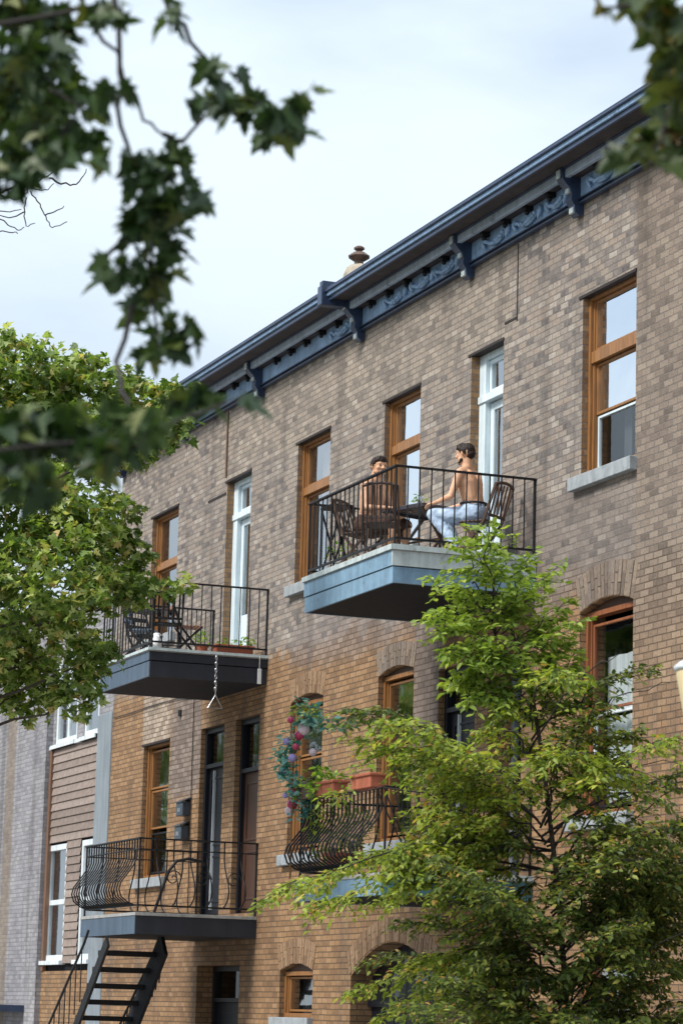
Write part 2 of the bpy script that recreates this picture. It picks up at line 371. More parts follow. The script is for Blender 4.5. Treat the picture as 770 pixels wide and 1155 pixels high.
MAPLE_LOW = [
    (-6.75, -11.80, 3.11, 0.10), (-6.72, -11.69, 3.13, 0.09), (-6.34, -11.68, 3.05, 0.08), (-6.41, -11.80, 2.95, 0.06), (-6.54, -11.85, 2.96, 0.07), (-6.60, -11.62, 3.02, 0.04),
    (-6.17, -11.64, 3.04, 0.06), (-6.49, -11.44, 3.19, 0.06), (-6.48, -11.36, 3.20, 0.03), (-6.50, -11.30, 3.20, 0.03),
]
MAPLE_RIGHT = [
    (-5.87, -10.63, 4.12, 0.02), (-6.47, -10.27, 4.37, 0.03), (-5.87, -10.50, 4.13, 0.06), (-6.03, -10.36, 4.14, 0.07), (-6.22, -10.24, 4.12, 0.06), (-6.46, -10.16, 4.11, 0.04),
    (-6.08, -10.41, 3.97, 0.02), (-6.46, -10.13, 4.04, 0.06), (-6.23, -10.32, 3.93, 0.05), (-6.09, -10.44, 3.85, 0.04), (-6.07, -10.37, 3.82, 0.04), (-6.01, -10.51, 3.78, 0.02),
    (-5.84, -10.42, 4.06, 0.08), (-5.89, -10.34, 3.95, 0.11), (-6.22, -10.15, 4.28, 0.11),
]
MAPLE_TWIGS = [
    [(-7.20, -11.60, 4.58), (-7.22, -11.55, 4.40), (-7.20, -11.46, 4.29), (-7.29, -11.34, 4.15), (-7.38, -11.26, 4.14)],
    [(-7.17, -11.51, 4.58), (-7.20, -11.44, 4.29), (-7.22, -11.44, 4.15), (-7.33, -11.36, 4.04), (-7.33, -11.30, 3.89), (-7.36, -11.28, 3.68), (-7.38, -11.25, 3.52)],
    [(-7.40, -11.31, 4.67), (-7.41, -11.24, 4.51), (-7.48, -11.12, 4.43), (-7.47, -11.03, 4.32), (-7.42, -10.86, 4.25)],
    [(-7.38, -11.26, 4.14), (-7.45, -11.18, 4.15), (-7.50, -11.08, 4.28)],
    [(-7.39, -11.33, 3.64), (-7.43, -11.35, 3.49), (-6.97, -11.47, 3.30), (-6.59, -11.55, 3.13)],
    [(-6.53, -12.15, 2.93), (-6.43, -11.92, 3.00), (-6.41, -11.60, 3.06), (-6.30, -11.37, 3.16)],
    [(-6.03, -10.13, 4.40), (-6.12, -10.28, 4.22), (-6.15, -10.28, 4.07), (-6.19, -10.31, 3.91), (-6.15, -10.44, 3.82)],
    [(-6.12, -10.28, 4.22), (-6.16, -10.39, 4.25), (-6.19, -10.49, 4.24)],
    [(-7.19, -11.98, 4.26), (-7.12, -11.75, 4.17), (-7.08, -11.59, 4.08), (-7.12, -11.64, 3.97)],
    [(-7.33, -11.30, 3.89), (-7.39, -11.41, 3.77), (-7.41, -11.44, 3.74)],
    [(-7.19, -11.98, 4.26), (-7.10, -11.76, 4.31), (-7.02, -11.57, 4.35), (-7.01, -11.53, 4.33)],
]
BARE_TWIGS = [
    [(-24.79, -8.01, 8.93), (-24.59, -7.57, 9.06), (-24.49, -7.35, 9.15), (-24.41, -7.17, 9.22), (-24.34, -7.05, 9.38)],
    [(-24.71, -7.87, 9.07), (-24.60, -7.56, 9.04), (-24.56, -7.45, 9.01), (-24.51, -7.34, 9.03)],
    [(-24.41, -7.16, 9.21), (-24.36, -7.01, 9.16), (-24.31, -6.90, 9.18), (-24.27, -6.85, 9.30)],
    [(-24.51, -7.34, 9.03), (-24.54, -7.34, 8.89), (-24.55, -7.31, 8.77), (-24.52, -7.24, 8.80)],
    [(-24.49, -7.34, 9.15), (-24.50, -7.33, 9.09), (-24.52, -7.35, 9.03)],
    [(-24.49, -7.30, 9.08), (-24.48, -7.22, 8.96), (-24.48, -7.15, 8.86), (-24.47, -7.09, 8.77), (-24.41, -6.97, 8.82)],
    [(-24.49, -7.32, 9.11), (-24.44, -7.19, 9.09), (-24.40, -7.11, 9.16)],
    [(-24.67, -7.71, 8.92), (-24.60, -7.51, 8.90), (-24.54, -7.37, 8.92)],
    [(-24.67, -7.71, 8.94), (-24.62, -7.51, 8.81), (-24.58, -7.39, 8.74), (-24.56, -7.33, 8.76)],
    [(-24.47, -7.16, 8.87), (-24.43, -7.07, 8.91), (-24.40, -7.01, 8.96)],
    [(-24.71, -7.69, 8.70), (-24.62, -7.46, 8.72), (-24.59, -7.38, 8.70)],
    [(-24.48, -7.31, 9.16), (-24.45, -7.30, 9.25), (-24.42, -7.24, 9.29)],
    [(-24.53, -7.43, 9.10), (-24.51, -7.41, 9.18)],
    [(-24.54, -7.34, 8.89), (-24.60, -7.47, 8.85), (-24.64, -7.59, 8.88)],
]
YOUNG_TRUNK = [(-22.06, -2.82, -0.76), (-21.84, -2.97, 0.69), (-21.70, -3.12, 1.73), (-21.64, -3.26, 2.86), (-21.53, -3.46, 3.87), (-21.55, -3.58, 4.53), (-21.63, -3.73, 4.98), (-21.72, -3.85, 5.32), (-21.71, -3.96, 5.61)]
YOUNG_SPRAYS = [
    (-21.68, -3.87, 5.31, -21.50, -4.16, 5.77, 1.00), (-21.68, -3.84, 5.24, -21.05, -4.23, 5.71, 1.00), (-21.68, -3.87, 5.31, -21.84, -4.36, 5.37, 1.00),
    (-21.69, -3.84, 5.20, -21.49, -4.47, 5.04, 1.00), (-21.68, -3.80, 5.13, -21.38, -4.61, 4.96, 1.00), (-21.50, -3.84, 5.03, -21.33, -4.42, 4.71, 1.00),
    (-21.67, -3.84, 5.27, -21.67, -3.52, 5.67, 1.00), (-21.67, -3.80, 5.20, -21.12, -3.55, 5.45, 1.00), (-21.49, -3.80, 4.99, -21.22, -3.40, 5.18, 1.00),
    (-21.49, -3.76, 4.92, -20.94, -3.49, 4.95, 1.00), (-21.49, -3.80, 4.99, -21.61, -4.18, 4.57, 1.00), (-21.49, -3.67, 4.74, -21.72, -4.25, 4.50, 1.00),
    (-21.69, -3.84, 5.20, -21.06, -3.88, 5.34, 1.00), (-21.68, -3.97, 5.49, -21.20, -4.38, 5.61, 1.00), (-21.70, -3.83, 5.13, -21.42, -3.55, 5.38, 1.00),
    (-21.49, -3.80, 4.99, -21.60, -3.38, 5.15, 1.00), (-21.49, -3.76, 4.92, -21.29, -4.16, 4.65, 1.00), (-21.48, -3.72, 4.89, -21.71, -3.32, 4.83, 1.00),
    (-21.69, -3.84, 5.20, -22.02, -4.01, 5.08, 1.00), (-21.68, -3.87, 5.31, -21.53, -3.79, 5.71, 1.00), (-21.50, -3.67, 4.67, -21.19, -3.25, 5.04, 1.00),
    (-21.49, -3.67, 4.74, -21.43, -4.18, 4.33, 1.00), (-21.51, -3.60, 4.53, -21.08, -3.38, 4.57, 1.00), (-21.68, -3.97, 5.49, -21.64, -3.87, 5.80, 1.00),
    (-21.51, -3.60, 4.53, -20.06, -3.48, 4.63, 2.00), (-21.51, -3.58, 4.45, -21.12, -2.67, 4.68, 0.00), (-21.52, -3.53, 4.31, -21.52, -2.29, 4.62, 2.00),
    (-21.51, -3.54, 4.38, -21.36, -3.24, 4.76, 2.00), (-21.54, -3.50, 4.16, -20.91, -3.13, 4.35, 0.00), (-21.55, -3.47, 4.02, -19.87, -3.07, 3.94, 2.00),
    (-21.56, -3.45, 3.95, -21.72, -3.15, 4.43, 2.00), (-21.53, -3.55, 4.31, -22.43, -5.24, 4.30, 0.00), (-21.54, -3.52, 4.20, -20.99, -5.13, 4.05, 2.00),
    (-21.55, -3.49, 4.09, -22.43, -5.02, 4.00, 2.00), (-21.56, -3.45, 3.95, -22.90, -4.15, 4.01, 2.00), (-21.58, -3.41, 3.80, -21.79, -5.19, 3.53, 2.00),
    (-21.59, -3.41, 3.73, -22.63, -4.13, 3.76, 2.00), (-21.60, -3.37, 3.58, -22.87, -3.79, 3.95, 0.00), (-21.60, -3.40, 3.66, -22.69, -4.27, 3.38, 0.00),
    (-21.65, -3.29, 3.15, -22.41, -5.32, 2.76, 2.00), (-21.65, -3.29, 3.15, -22.07, -5.64, 2.65, 2.00), (-21.65, -3.31, 3.22, -22.40, -4.78, 3.00, 2.00),
    (-21.67, -3.25, 2.97, -22.92, -4.97, 2.60, 2.00), (-21.67, -3.25, 2.97, -22.14, -4.71, 2.67, 2.00), (-21.68, -3.23, 2.86, -21.84, -4.44, 2.92, 0.00),
    (-21.63, -3.33, 3.37, -21.48, -4.05, 3.11, 0.00), (-21.71, -3.19, 2.64, -21.98, -4.54, 2.52, 0.00), (-21.74, -3.15, 2.42, -23.33, -4.22, 2.22, 0.00),
    (-21.75, -3.12, 2.28, -22.52, -4.70, 1.94, 2.00), (-21.77, -3.09, 2.13, -22.34, -4.53, 1.76, 2.00), (-21.78, -3.09, 2.06, -21.79, -4.37, 2.02, 0.00),
    (-21.80, -3.08, 1.99, -22.76, -3.63, 2.31, 0.00), (-21.81, -3.07, 1.91, -23.28, -3.90, 1.58, 0.00), (-21.59, -3.41, 3.73, -20.94, -2.87, 4.15, 0.00),
    (-21.60, -3.37, 3.58, -21.59, -2.08, 3.88, 0.00), (-21.62, -3.35, 3.44, -20.17, -3.10, 3.51, 0.00), (-21.64, -3.32, 3.29, -22.00, -1.73, 3.47, 0.00),
    (-21.65, -3.29, 3.15, -21.26, -2.87, 3.37, 0.00), (-21.67, -3.25, 3.00, -20.46, -2.63, 2.95, 0.00), (-21.68, -3.23, 2.86, -21.79, -2.43, 2.82, 0.00),
    (-21.70, -3.20, 2.71, -20.88, -2.32, 2.58, 0.00), (-21.73, -3.15, 2.50, -22.21, -2.30, 2.39, 0.00), (-21.75, -3.12, 2.28, -20.75, -2.43, 2.22, 0.00),
    (-21.77, -3.09, 2.13, -22.53, -2.22, 1.94, 0.00), (-21.80, -3.08, 1.99, -21.80, -1.91, 1.80, 0.00), (-21.83, -3.06, 1.77, -22.51, -3.07, 1.76, 0.00),
    (-21.83, -3.06, 1.77, -21.63, -3.80, 1.64, 0.00), (-21.65, -3.29, 3.15, -22.22, -3.39, 2.79, 0.00), (-21.69, -3.24, 2.86, -21.45, -3.89, 2.46, 0.00),
    (-21.75, -3.12, 2.28, -21.29, -3.72, 2.04, 0.00), (-21.60, -3.37, 3.58, -21.58, -2.88, 3.83, 0.00), (-21.64, -3.32, 3.29, -22.51, -2.50, 3.07, 0.00),
    (-21.57, -3.46, 3.95, -21.29, -3.98, 3.53, 2.00), (-21.57, -3.44, 3.87, -22.43, -2.64, 4.22, 2.00), (-21.51, -3.60, 4.53, -21.29, -4.00, 4.70, 1.00),
    (-21.50, -3.67, 4.67, -20.23, -3.87, 4.45, 2.00), (-21.82, -3.07, 1.84, -20.37, -2.11, 2.02, 0.00), (-21.67, -3.25, 3.00, -20.16, -2.08, 3.21, 0.00),
    (-21.57, -3.46, 3.95, -20.78, -1.81, 3.76, 0.00), (-21.88, -3.03, 1.48, -22.57, -3.85, 1.01, 0.00), (-21.88, -3.03, 1.48, -21.07, -2.30, 1.15, 0.00),
    (-21.89, -3.03, 1.41, -21.62, -3.15, 1.12, 0.00), (-21.94, -2.99, 1.04, -23.08, -4.46, 1.27, 0.00), (-21.94, -2.95, 0.97, -22.15, -1.03, 1.44, 0.00),
    (-21.51, -3.60, 4.53, -20.88, -3.55, 4.25, 2.00), (-21.51, -3.58, 4.45, -21.40, -3.95, 4.34, 2.00), (-21.50, -3.62, 4.60, -21.06, -3.39, 4.75, 1.00),
    (-21.51, -3.60, 4.53, -21.76, -3.91, 4.53, 1.00), (-21.49, -3.67, 4.74, -21.18, -4.06, 4.83, 1.00), (-21.52, -3.57, 4.38, -21.61, -3.00, 4.58, 1.00),
    (-21.53, -3.55, 4.31, -22.47, -3.63, 4.16, 2.00), (-21.48, -3.72, 4.89, -21.31, -3.48, 5.03, 1.00), (-21.51, -3.58, 4.45, -21.44, -3.45, 4.75, 1.00),
    (-21.54, -3.52, 4.20, -20.38, -3.63, 3.84, 2.00), (-21.51, -3.60, 4.53, -22.22, -3.46, 4.38, 2.00), (-21.91, -2.95, 1.12, -22.28, -2.30, 0.72, 0.00),
    (-21.91, -2.95, 1.15, -21.88, -2.01, 1.11, 0.00), (-21.68, -3.28, 3.00, -20.07, -3.08, 3.27, 0.00), (-21.74, -3.18, 2.46, -22.34, -2.07, 2.11, 0.00),
    (-21.89, -2.98, 1.32, -21.28, -3.00, 1.37, 0.00), (-21.86, -3.02, 1.51, -22.15, -2.46, 1.78, 0.00), (-21.90, -2.97, 1.24, -20.93, -2.40, 1.58, 0.00),
    (-21.64, -3.33, 3.32, -20.25, -3.22, 2.97, 0.00), (-21.86, -3.02, 1.50, -20.39, -3.13, 1.52, 0.00), (-21.91, -2.95, 1.12, -21.16, -1.97, 1.64, 0.00),
    (-21.74, -3.18, 2.46, -22.10, -2.11, 2.77, 0.00), (-21.75, -3.17, 2.40, -20.61, -3.12, 2.33, 0.00), (-21.65, -3.32, 3.22, -21.86, -2.47, 3.79, 0.00),
    (-21.90, -2.97, 1.21, -21.00, -2.36, 1.29, 0.00), (-21.71, -3.23, 2.75, -21.37, -3.03, 2.57, 0.00), (-21.85, -3.04, 1.65, -20.67, -2.27, 1.60, 0.00),
    (-21.85, -3.04, 1.64, -22.42, -1.45, 1.90, 0.00), (-21.81, -3.09, 1.94, -20.19, -2.70, 1.87, 0.00), (-21.82, -3.08, 1.84, -21.99, -2.37, 1.89, 0.00),
    (-21.84, -3.05, 1.68, -21.53, -2.04, 1.55, 0.00), (-21.90, -2.97, 1.25, -21.75, -1.93, 1.39, 0.00), (-21.61, -3.38, 3.55, -21.47, -2.48, 3.39, 0.00),
    (-21.81, -3.09, 1.93, -22.31, -1.97, 2.31, 0.00), (-21.80, -3.10, 1.99, -21.75, -1.82, 1.91, 0.00), (-21.83, -3.07, 1.78, -21.91, -2.53, 2.10, 0.00),
    (-21.77, -3.15, 2.27, -20.61, -3.05, 2.58, 0.00), (-21.84, -3.05, 1.71, -21.01, -2.54, 2.12, 0.00), (-21.80, -3.10, 1.99, -20.64, -3.56, 1.76, 0.00),
    (-21.87, -3.01, 1.46, -22.62, -1.75, 1.49, 0.00), (-21.84, -3.05, 1.70, -21.44, -2.79, 1.93, 0.00), (-21.73, -3.20, 2.57, -22.04, -2.48, 2.71, 0.00),
    (-21.83, -3.06, 1.75, -20.93, -3.59, 1.87, 0.00), (-21.86, -3.03, 1.56, -20.90, -3.20, 1.78, 0.00), (-21.70, -3.25, 2.81, -20.67, -4.30, 2.72, 0.00),
    (-21.83, -3.06, 1.77, -22.08, -3.44, 1.95, 0.00), (-21.83, -3.07, 1.80, -22.50, -3.58, 1.80, 0.00), (-21.74, -3.19, 2.48, -21.35, -4.14, 2.19, 0.00),
    (-21.76, -3.16, 2.33, -21.74, -3.72, 2.10, 0.00), (-21.70, -3.24, 2.80, -21.47, -3.38, 2.73, 0.00), (-21.82, -3.07, 1.84, -22.08, -2.74, 1.67, 0.00),
    (-21.87, -3.01, 1.49, -21.15, -4.31, 2.06, 0.00), (-21.85, -3.04, 1.64, -21.01, -4.84, 1.85, 0.00), (-21.89, -2.98, 1.30, -22.12, -1.46, 1.18, 0.00),
    (-21.73, -3.21, 2.61, -21.76, -1.29, 2.72, 0.00), (-21.65, -3.32, 3.21, -21.43, -2.75, 3.37, 0.00), (-21.73, -3.20, 2.55, -22.31, -1.86, 2.51, 0.00),
    (-21.75, -3.18, 2.45, -21.74, -1.99, 2.45, 0.00), (-21.57, -3.44, 3.89, -20.56, -3.38, 4.31, 0.00), (-21.77, -3.15, 2.24, -20.42, -3.18, 2.49, 0.00),
    (-21.75, -3.17, 2.39, -21.77, -4.12, 2.90, 0.00), (-21.73, -3.20, 2.55, -21.67, -2.11, 2.57, 0.00), (-21.63, -3.35, 3.40, -21.20, -1.66, 3.58, 0.00),
    (-21.89, -2.98, 1.31, -22.18, -4.18, 1.29, 0.00), (-21.90, -2.97, 1.25, -22.18, -1.96, 1.05, 0.00), (-21.88, -2.99, 1.36, -20.29, -2.63, 1.44, 0.00),
    (-21.70, -3.25, 2.82, -22.73, -4.24, 3.46, 0.00), (-21.61, -3.37, 3.54, -21.18, -3.03, 3.44, 0.00), (-21.67, -3.29, 3.08, -21.45, -2.14, 3.15, 0.00),
    (-21.88, -3.00, 1.39, -22.92, -3.37, 1.37, 0.00), (-21.57, -3.42, 3.83, -22.08, -1.92, 3.99, 2.00), (-21.75, -3.18, 2.41, -21.59, -2.01, 3.00, 0.00),
    (-21.86, -3.03, 1.56, -22.24, -3.36, 1.44, 0.00), (-21.62, -3.35, 3.43, -20.23, -2.57, 3.70, 0.00), (-21.80, -3.11, 2.03, -21.37, -4.42, 2.08, 0.00),
    (-21.80, -3.10, 1.98, -22.49, -2.06, 1.79, 0.00), (-21.73, -3.21, 2.58, -21.59, -1.44, 3.22, 0.00), (-21.73, -3.21, 2.61, -20.87, -4.67, 3.00, 0.00),
    (-21.75, -3.18, 2.45, -22.20, -1.40, 2.88, 0.00), (-21.70, -3.24, 2.81, -20.34, -2.78, 3.15, 0.00), (-21.79, -3.11, 2.06, -20.22, -2.78, 2.49, 0.00),
    (-21.63, -3.34, 3.36, -21.80, -2.77, 3.88, 0.00), (-21.74, -3.19, 2.49, -21.28, -1.80, 3.12, 0.00), (-21.57, -3.43, 3.86, -20.98, -2.88, 4.11, 2.00),
    (-21.71, -3.24, 2.76, -20.96, -2.35, 2.92, 0.00),
]
SKY_STR, SUN_E, SUN_ANG, EXPO, CLOUD = .1, 2.7, 14, .58, (4.2, 4.8, 5.4)

# ================================================================== THE BRICK BUILDING
XL, XR, ZT = -46.05, -19.0, 11.3
BB = thing('brick_building', (-36, 0, 0), 'long three storey brick rowhouse with dark blue cornice, balconies and wooden windows', 'building')
OPEN = [  # x0, x1, z0, z1, arch rise
    (-28.07, -26.75, 7.72, 9.79, 0), (-31.18, -30.22, 6.98, 9.77, 0), (-34.0, -32.78, 7.72, 9.74, 0), (-37.3, -36.0, 7.72, 9.78, 0),
    (-40.4, -39.28, 6.9, 9.74, 0), (-44.2, -42.8, 7.72, 9.78, 0),
    (-28.05, -26.76, 3.95, 6.19, .10), (-30.5, -29.55, 3.3, 5.98, 0), (-32.0, -30.88, 3.3, 5.98, 0), (-34.0, -32.8, 3.95, 6.09, .08), (-37.28, -36.0, 3.95, 6.05, .08),
    (-39.62, -38.56, 3.2, 6.03, 0), (-41.25, -40.15, 3.2, 6.03, 0), (-44.2, -42.81, 3.86, 6.02, 0),
    (-41.05, -39.1, .15, 2.47, 0), (-37.4, -36.1, 1.74, 2.36, .1), (-34.7, -31.92, .15, 2.28, .42), (-30.9, -29.6, .15, 2.3, 0), (-28.0, -26.7, 1.1, 2.45, 0)]
def wall_mesh(x0, x1, z0, z1, ops, depth, yf=0.0):
    m = MB()
    rects = [(a, b, c, d + r, r) for a, b, c, d, r in ops]
    xs = sorted({x0, x1} | {v for o in rects for v in o[:2]}); zs = sorted({z0, z1} | {v for o in rects for v in o[2:4]})
    for i in range(len(xs)-1):
        j = 0
        while j < len(zs)-1:
            cx = (xs[i]+xs[i+1])/2
            def solid(k):
                cz = (zs[k]+zs[k+1])/2
                return not any(o[0] < cx < o[1] and o[2] < cz < o[3] for o in rects)
            if not solid(j): j += 1; continue
            k = j
            while k+1 < len(zs)-1 and solid(k+1): k += 1
            m.q([(xs[i], yf, zs[j]), (xs[i+1], yf, zs[j]), (xs[i+1], yf, zs[k+1]), (xs[i], yf, zs[k+1])])
            j = k+1
    for a, b, c, d, r in rects:
        m.q([(a, yf, c), (a, yf+depth, c), (a, yf+depth, d-r), (a, yf, d-r)])
        m.q([(b, yf, c), (b, yf, d-r), (b, yf+depth, d-r), (b, yf+depth, c)])
        m.q([(a, yf, c), (b, yf, c), (b, yf+depth, c), (a, yf+depth, c)])
        if r == 0:
            m.q([(a, yf, d), (a, yf+depth, d), (b, yf+depth, d), (b, yf, d)])
        else:
            N = 12; pts = []
            for i in range(N+1):
                t = i/N; pts.append((a+(b-a)*t, d - r + r*(1-(2*t-1)**2)))
            for i in range(N):
                (xa, za), (xb, zb) = pts[i], pts[i+1]
                m.q([(xa, yf, za), (xb, yf, zb), (xb, yf, d), (xa, yf, d)])
                m.q([(xa, yf, za), (xa, yf+depth, za), (xb, yf+depth, zb), (xb, yf, zb)])
    return m
wm = wall_mesh(XL, XR, 0, ZT, OPEN, .32)
wm.q([(XL, 0, 0), (XL, 0, ZT), (XL, 9, ZT), (XL, 9, 0)]).q([(XR, 0, 0), (XR, 9, 0), (XR, 9, ZT), (XR, 0, ZT)]).q([(XL, 9, 0), (XL, 9, ZT), (XR, 9, ZT), (XR, 9, 0)])
wall = wm.build('wall', M['brick'], BB)
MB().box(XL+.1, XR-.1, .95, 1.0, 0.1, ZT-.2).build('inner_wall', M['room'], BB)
MB().box(XL, XR, .0, 9, ZT, ZT+.05).build('roof', M['roofing'], BB)
# control joint and short dark seams in the face of the wall
j = MB().box(-29.86, -29.835, -.006, .0, 9.9, 10.84).box(-30.2, -29.85, -.008, 0, 9.93, 9.96); j.build('wall_joint', M['lintel_shadow'], BB)
MB().tube([(-40.44, -.02, 9.8), (-40.44, -.02, 10.84)], .014, 8).build('wall_conduit', M['cornerboard'], BB)
MB().box(-41.3, -40.45, -.012, 0, 9.55, 9.58).build('wall_joint', M['lintel_shadow'], BB)
MB().lathe((-42.3, 0, 6.33), [(.001, 0), (.05, 0), (.05, .09), (.001, .09)], 12).build('vent_cap', M['darkmetal'], BB)

# thin service cable clipped along the wall under the top storey, with a drop to the lower floor
MB().tube([(XL+.1+i*.9, -.02, 6.62-.012*math.sin(i*1.9)) for i in range(5)]+[(-41.6, -.02, 6.55)], .008, 5).tube([(-41.6, -.02, 6.55), (-41.58, -.02, 5.2), (-41.55, -.02, 3.2)], .008, 5).build('service_cable', M['darkmetal'], BB)

# brick arches (individual voussoirs in one mesh)
def arch(x0, x1, zs, rise, h, mat, n=None, ext=.0, over=.006):
    m = MB(); x0 -= ext; x1 += ext; w = x1-x0; n = n or int(w/.075)
    def pt(t, k):
        base = zs + rise*(1-(2*t-1)**2); sl = (t-.5)*.22*(h/.35)
        return (x0+w*t + sl*k, base + h*k)
    for i in range(n):
        a, b = (i+.06)/n, (i+.94)/n; dy = rnd.uniform(-.004, .004)
        for k0, k1 in ((0.01, .62), (.65, 1.0)) if i % 2 else ((0.01, .34), (.37, 1.0)):
            pa, pb, pc, pd = pt(a, k0), pt(b, k0), pt(b, k1), pt(a, k1)
            y0 = -over+dy
            s = len(m.v); m.v += [(pa[0], y0, pa[1]), (pb[0], y0, pb[1]), (pc[0], y0, pc[1]), (pd[0], y0, pd[1]), (pa[0], .05, pa[1]), (pb[0], .05, pb[1]), (pc[0], .05, pc[1]), (pd[0], .05, pd[1])]
            for f in ((0,1,2,3), (0,4,5,1), (1,5,6,2), (2,6,7,3), (3,7,4,0)): m.f.append(tuple(s+q for q in f)); m.m.append(0)
    return m.build('brick_arch', mat, BB)
arch(-28.05, -26.76, 6.195, .10, .38, M['arch'])
arch(-34.0, -32.8, 6.095, .08, .3, M['arch'])
arch(-37.28, -36.0, 6.055, .08, .3, M['archtan'])
arch(-37.4, -36.1, 2.365, .1, .34, M['archtan'])
arch(-34.7, -31.92, 2.29, .42, .3, M['archtan'], ext=.05)

# ------------------------------------------------------------------ windows
def bar_frame(m, x0, x1, y0, y1, z0, z1, w):
    m.box(x0, x0+w, y0, y1, z0, z1); m.box(x1-w, x1, y0, y1, z0, z1)
    m.box(x0+w, x1-w, y0, y1, z1-w, z1); m.box(x0+w, x1-w, y0, y1, z0, z0+w)
    return m
def sill(par, x0, x1, z, mat=None, d=.09, h=.15):
    return MB().box(x0-.17, x1+.05, -d, .14, z-h, z).build('sill', mat or M['sill'], par, bevel=.008)
def lintel_shadow(par, x0, x1, z): MB().box(x0-.08, x1+.01, -.014, .12, z-.022, z+.010).build('lintel_shadow', M['lintel_shadow'], par)  # thin dark bar drawn as the shadow line above an opening
def window(x0, x1, z0, z1, panes, mat, rise=0, y=.075, label=None, sillz=None, curtain=(), w=.05, has_lintel_shadow=False, sm=None, rails=()):
    m = MB(); m.box(x0+.002, x0+w, y, y+.12, z0, z1-.001); m.box(x1-w, x1-.002, y, y+.12, z0, z1-.001); m.box(x0+w, x1-w, y, y+.12, z1-.055, z1-.001); m.box(x0+w, x1-w, y, y+.12, z0+.002, z0+.06)
    for ra, rb in rails: m.box(x0+w, x1-w, y+.01, y+.11, ra, rb)
    # moulded inner lip, left jamb is the one the street sees
    m.box(x0+w, x0+w+.028, y+.035, y+.11, z0+.06, z1-.055); m.box(x1-w-.02, x1-w, y+.035, y+.11, z0+.06, z1-.055)
    if rise:
        N = 10; bd = MB()
        for i in range(N):
            ta, tb = i/N, (i+1)/N; xa, xb = x0+(x1-x0)*ta, x0+(x1-x0)*tb
            za, zb = z1+rise*(1-(2*ta-1)**2)-.004, z1+rise*(1-(2*tb-1)**2)-.004
            bd.q([(xa, y+.03, z1), (xb, y+.03, z1), (xb, y+.03, zb), (xa, y+.03, za)])
    o = m.build('window', mat, BB)
    if rise: bd.build('arch_shade_board', M['archboard_shade'], o)
    if label: o['label'] = label
    xa, xb = x0+w+.028, x1-w-.02
    for k, (a, b, g, fm) in enumerate(panes):
        yy = y+.05+.018*k
        f = MB(); bar_frame(f, xa+.001, xb-.001, yy, yy+.04, a, b, .03); f.build('sash', fm or mat, o, bevel=.004)
        MB().q([(xa+.03, yy+.022, a+.03), (xb-.03, yy+.022, a+.03), (xb-.03, yy+.022, b-.03), (xa+.03, yy+.022, b-.03)]).build('pane', g, o)
    for (a, b, c, d, cm) in curtain:
        # gently folded cloth behind the glass
        f = MB(); n = 14; X0 = x0+w+(x1-x0-2*w)*a; X1 = x0+w+(x1-x0-2*w)*b
        for i in range(n):
            u0, u1 = i/n, (i+1)/n; ya = .35+.018*math.sin(u0*22); yb = .35+.018*math.sin(u1*22)
            f.q([(X0+(X1-X0)*u0, y+ya-.1, c), (X0+(X1-X0)*u1, y+yb-.1, c), (X0+(X1-X0)*u1, y+yb-.1, d), (X0+(X1-X0)*u0, y+ya-.1, d)])
        f.build('curtain', cm, o, smooth=True)
    if has_lintel_shadow: lintel_shadow(o, x0, x1, z1)
    sill(o, x0, x1, sillz if sillz else z0, sm)
    return o
GS, GM, GL = M['glass_sky'], M['glass_mid'], M['glass_low']; WF, WR, WH = M['woodframe'], M['woodred'], M['whiteframe']
window(-28.07, -26.75, 7.72, 9.785, [(9.15, 9.725, GS, WF), (8.42, 9.0, GS, WF), (7.785, 8.41, GL, M['bluewhite'])], WF, has_lintel_shadow=True, rails=[(9.01, 9.14)],
       label='tall wooden window with two bright panes above a dark open lower pane', curtain=[(.3, .45, 7.8, 8.5, M['curtain_grey'])])
window(-34.0, -32.78, 7.72, 9.735, [(9.13, 9.675, GS, WF), (7.785, 9.0, GS, WF)], WF, has_lintel_shadow=True, rails=[(9.01, 9.12)])
window(-37.3, -36.0, 7.72, 9.775, [(9.13, 9.715, GM, WF), (7.785, 9.0, GM, WF)], WF, has_lintel_shadow=True, rails=[(9.01, 9.12)], curtain=[(.1, 1, 8.98, 9.66, M['curtain_orange']), (.5, 1, 7.8, 8.9, M['curtain'])],
       label='wooden window with a tan blind behind the upper pane')
window(-44.2, -42.8, 7.72, 9.775, [(8.98, 9.715, GM, WF), (7.785, 8.86, GM, WF)], WF, has_lintel_shadow=True, rails=[(8.87, 8.97)], curtain=[(.35, 1, 8.9, 9.66, M['curtain_orange'])])
window(-28.05, -26.76, 3.95, 6.19, [(5.1, 6.06, GL, WR), (4.55, 5.08, GL, M['whiteframe']), (4.05, 4.52, GL, M['darkmetal'])], WR, .10,
       curtain=[(.0, 1, 5.12, 5.72, M['curtain']), (.0, 1, 4.62, 5.05, M['curtain']), (.0, 1, 4.12, 4.42, M['curtain'])], label='wooden window with a white blind behind its panes')
window(-34.0, -32.8, 3.95, 6.09, [(5.2, 6.0, GM, WF), (4.05, 5.18, GM, WF)], WF, .08, curtain=[(.55, 1, 4.0, 5.7, M['curtain_orange'])])
window(-37.28, -36.0, 3.95, 6.05, [(5.3, 5.95, GM, WF), (4.05, 5.28, GM, WF)], WF, .08)
window(-44.2, -42.81, 3.86, 6.02, [(5.3, 5.92, GM, WF), (4.66, 5.28, GM, WF), (3.95, 4.6, GL, M['darkmetal'])], WF, has_lintel_shadow=True, curtain=[(0, 1, 5.3, 5.9, M['curtain_grey']), (.2, 1, 4.7, 5.2, M['curtain_grey'])],
       label='wooden window with a dark lower pane beside the mailboxes')
window(-37.4, -36.1, 1.74, 2.36, [(1.82, 2.29, GM, WF)], WF, .1, curtain=[(0, 1, 1.8, 2.3, M['curtain_grey'])])
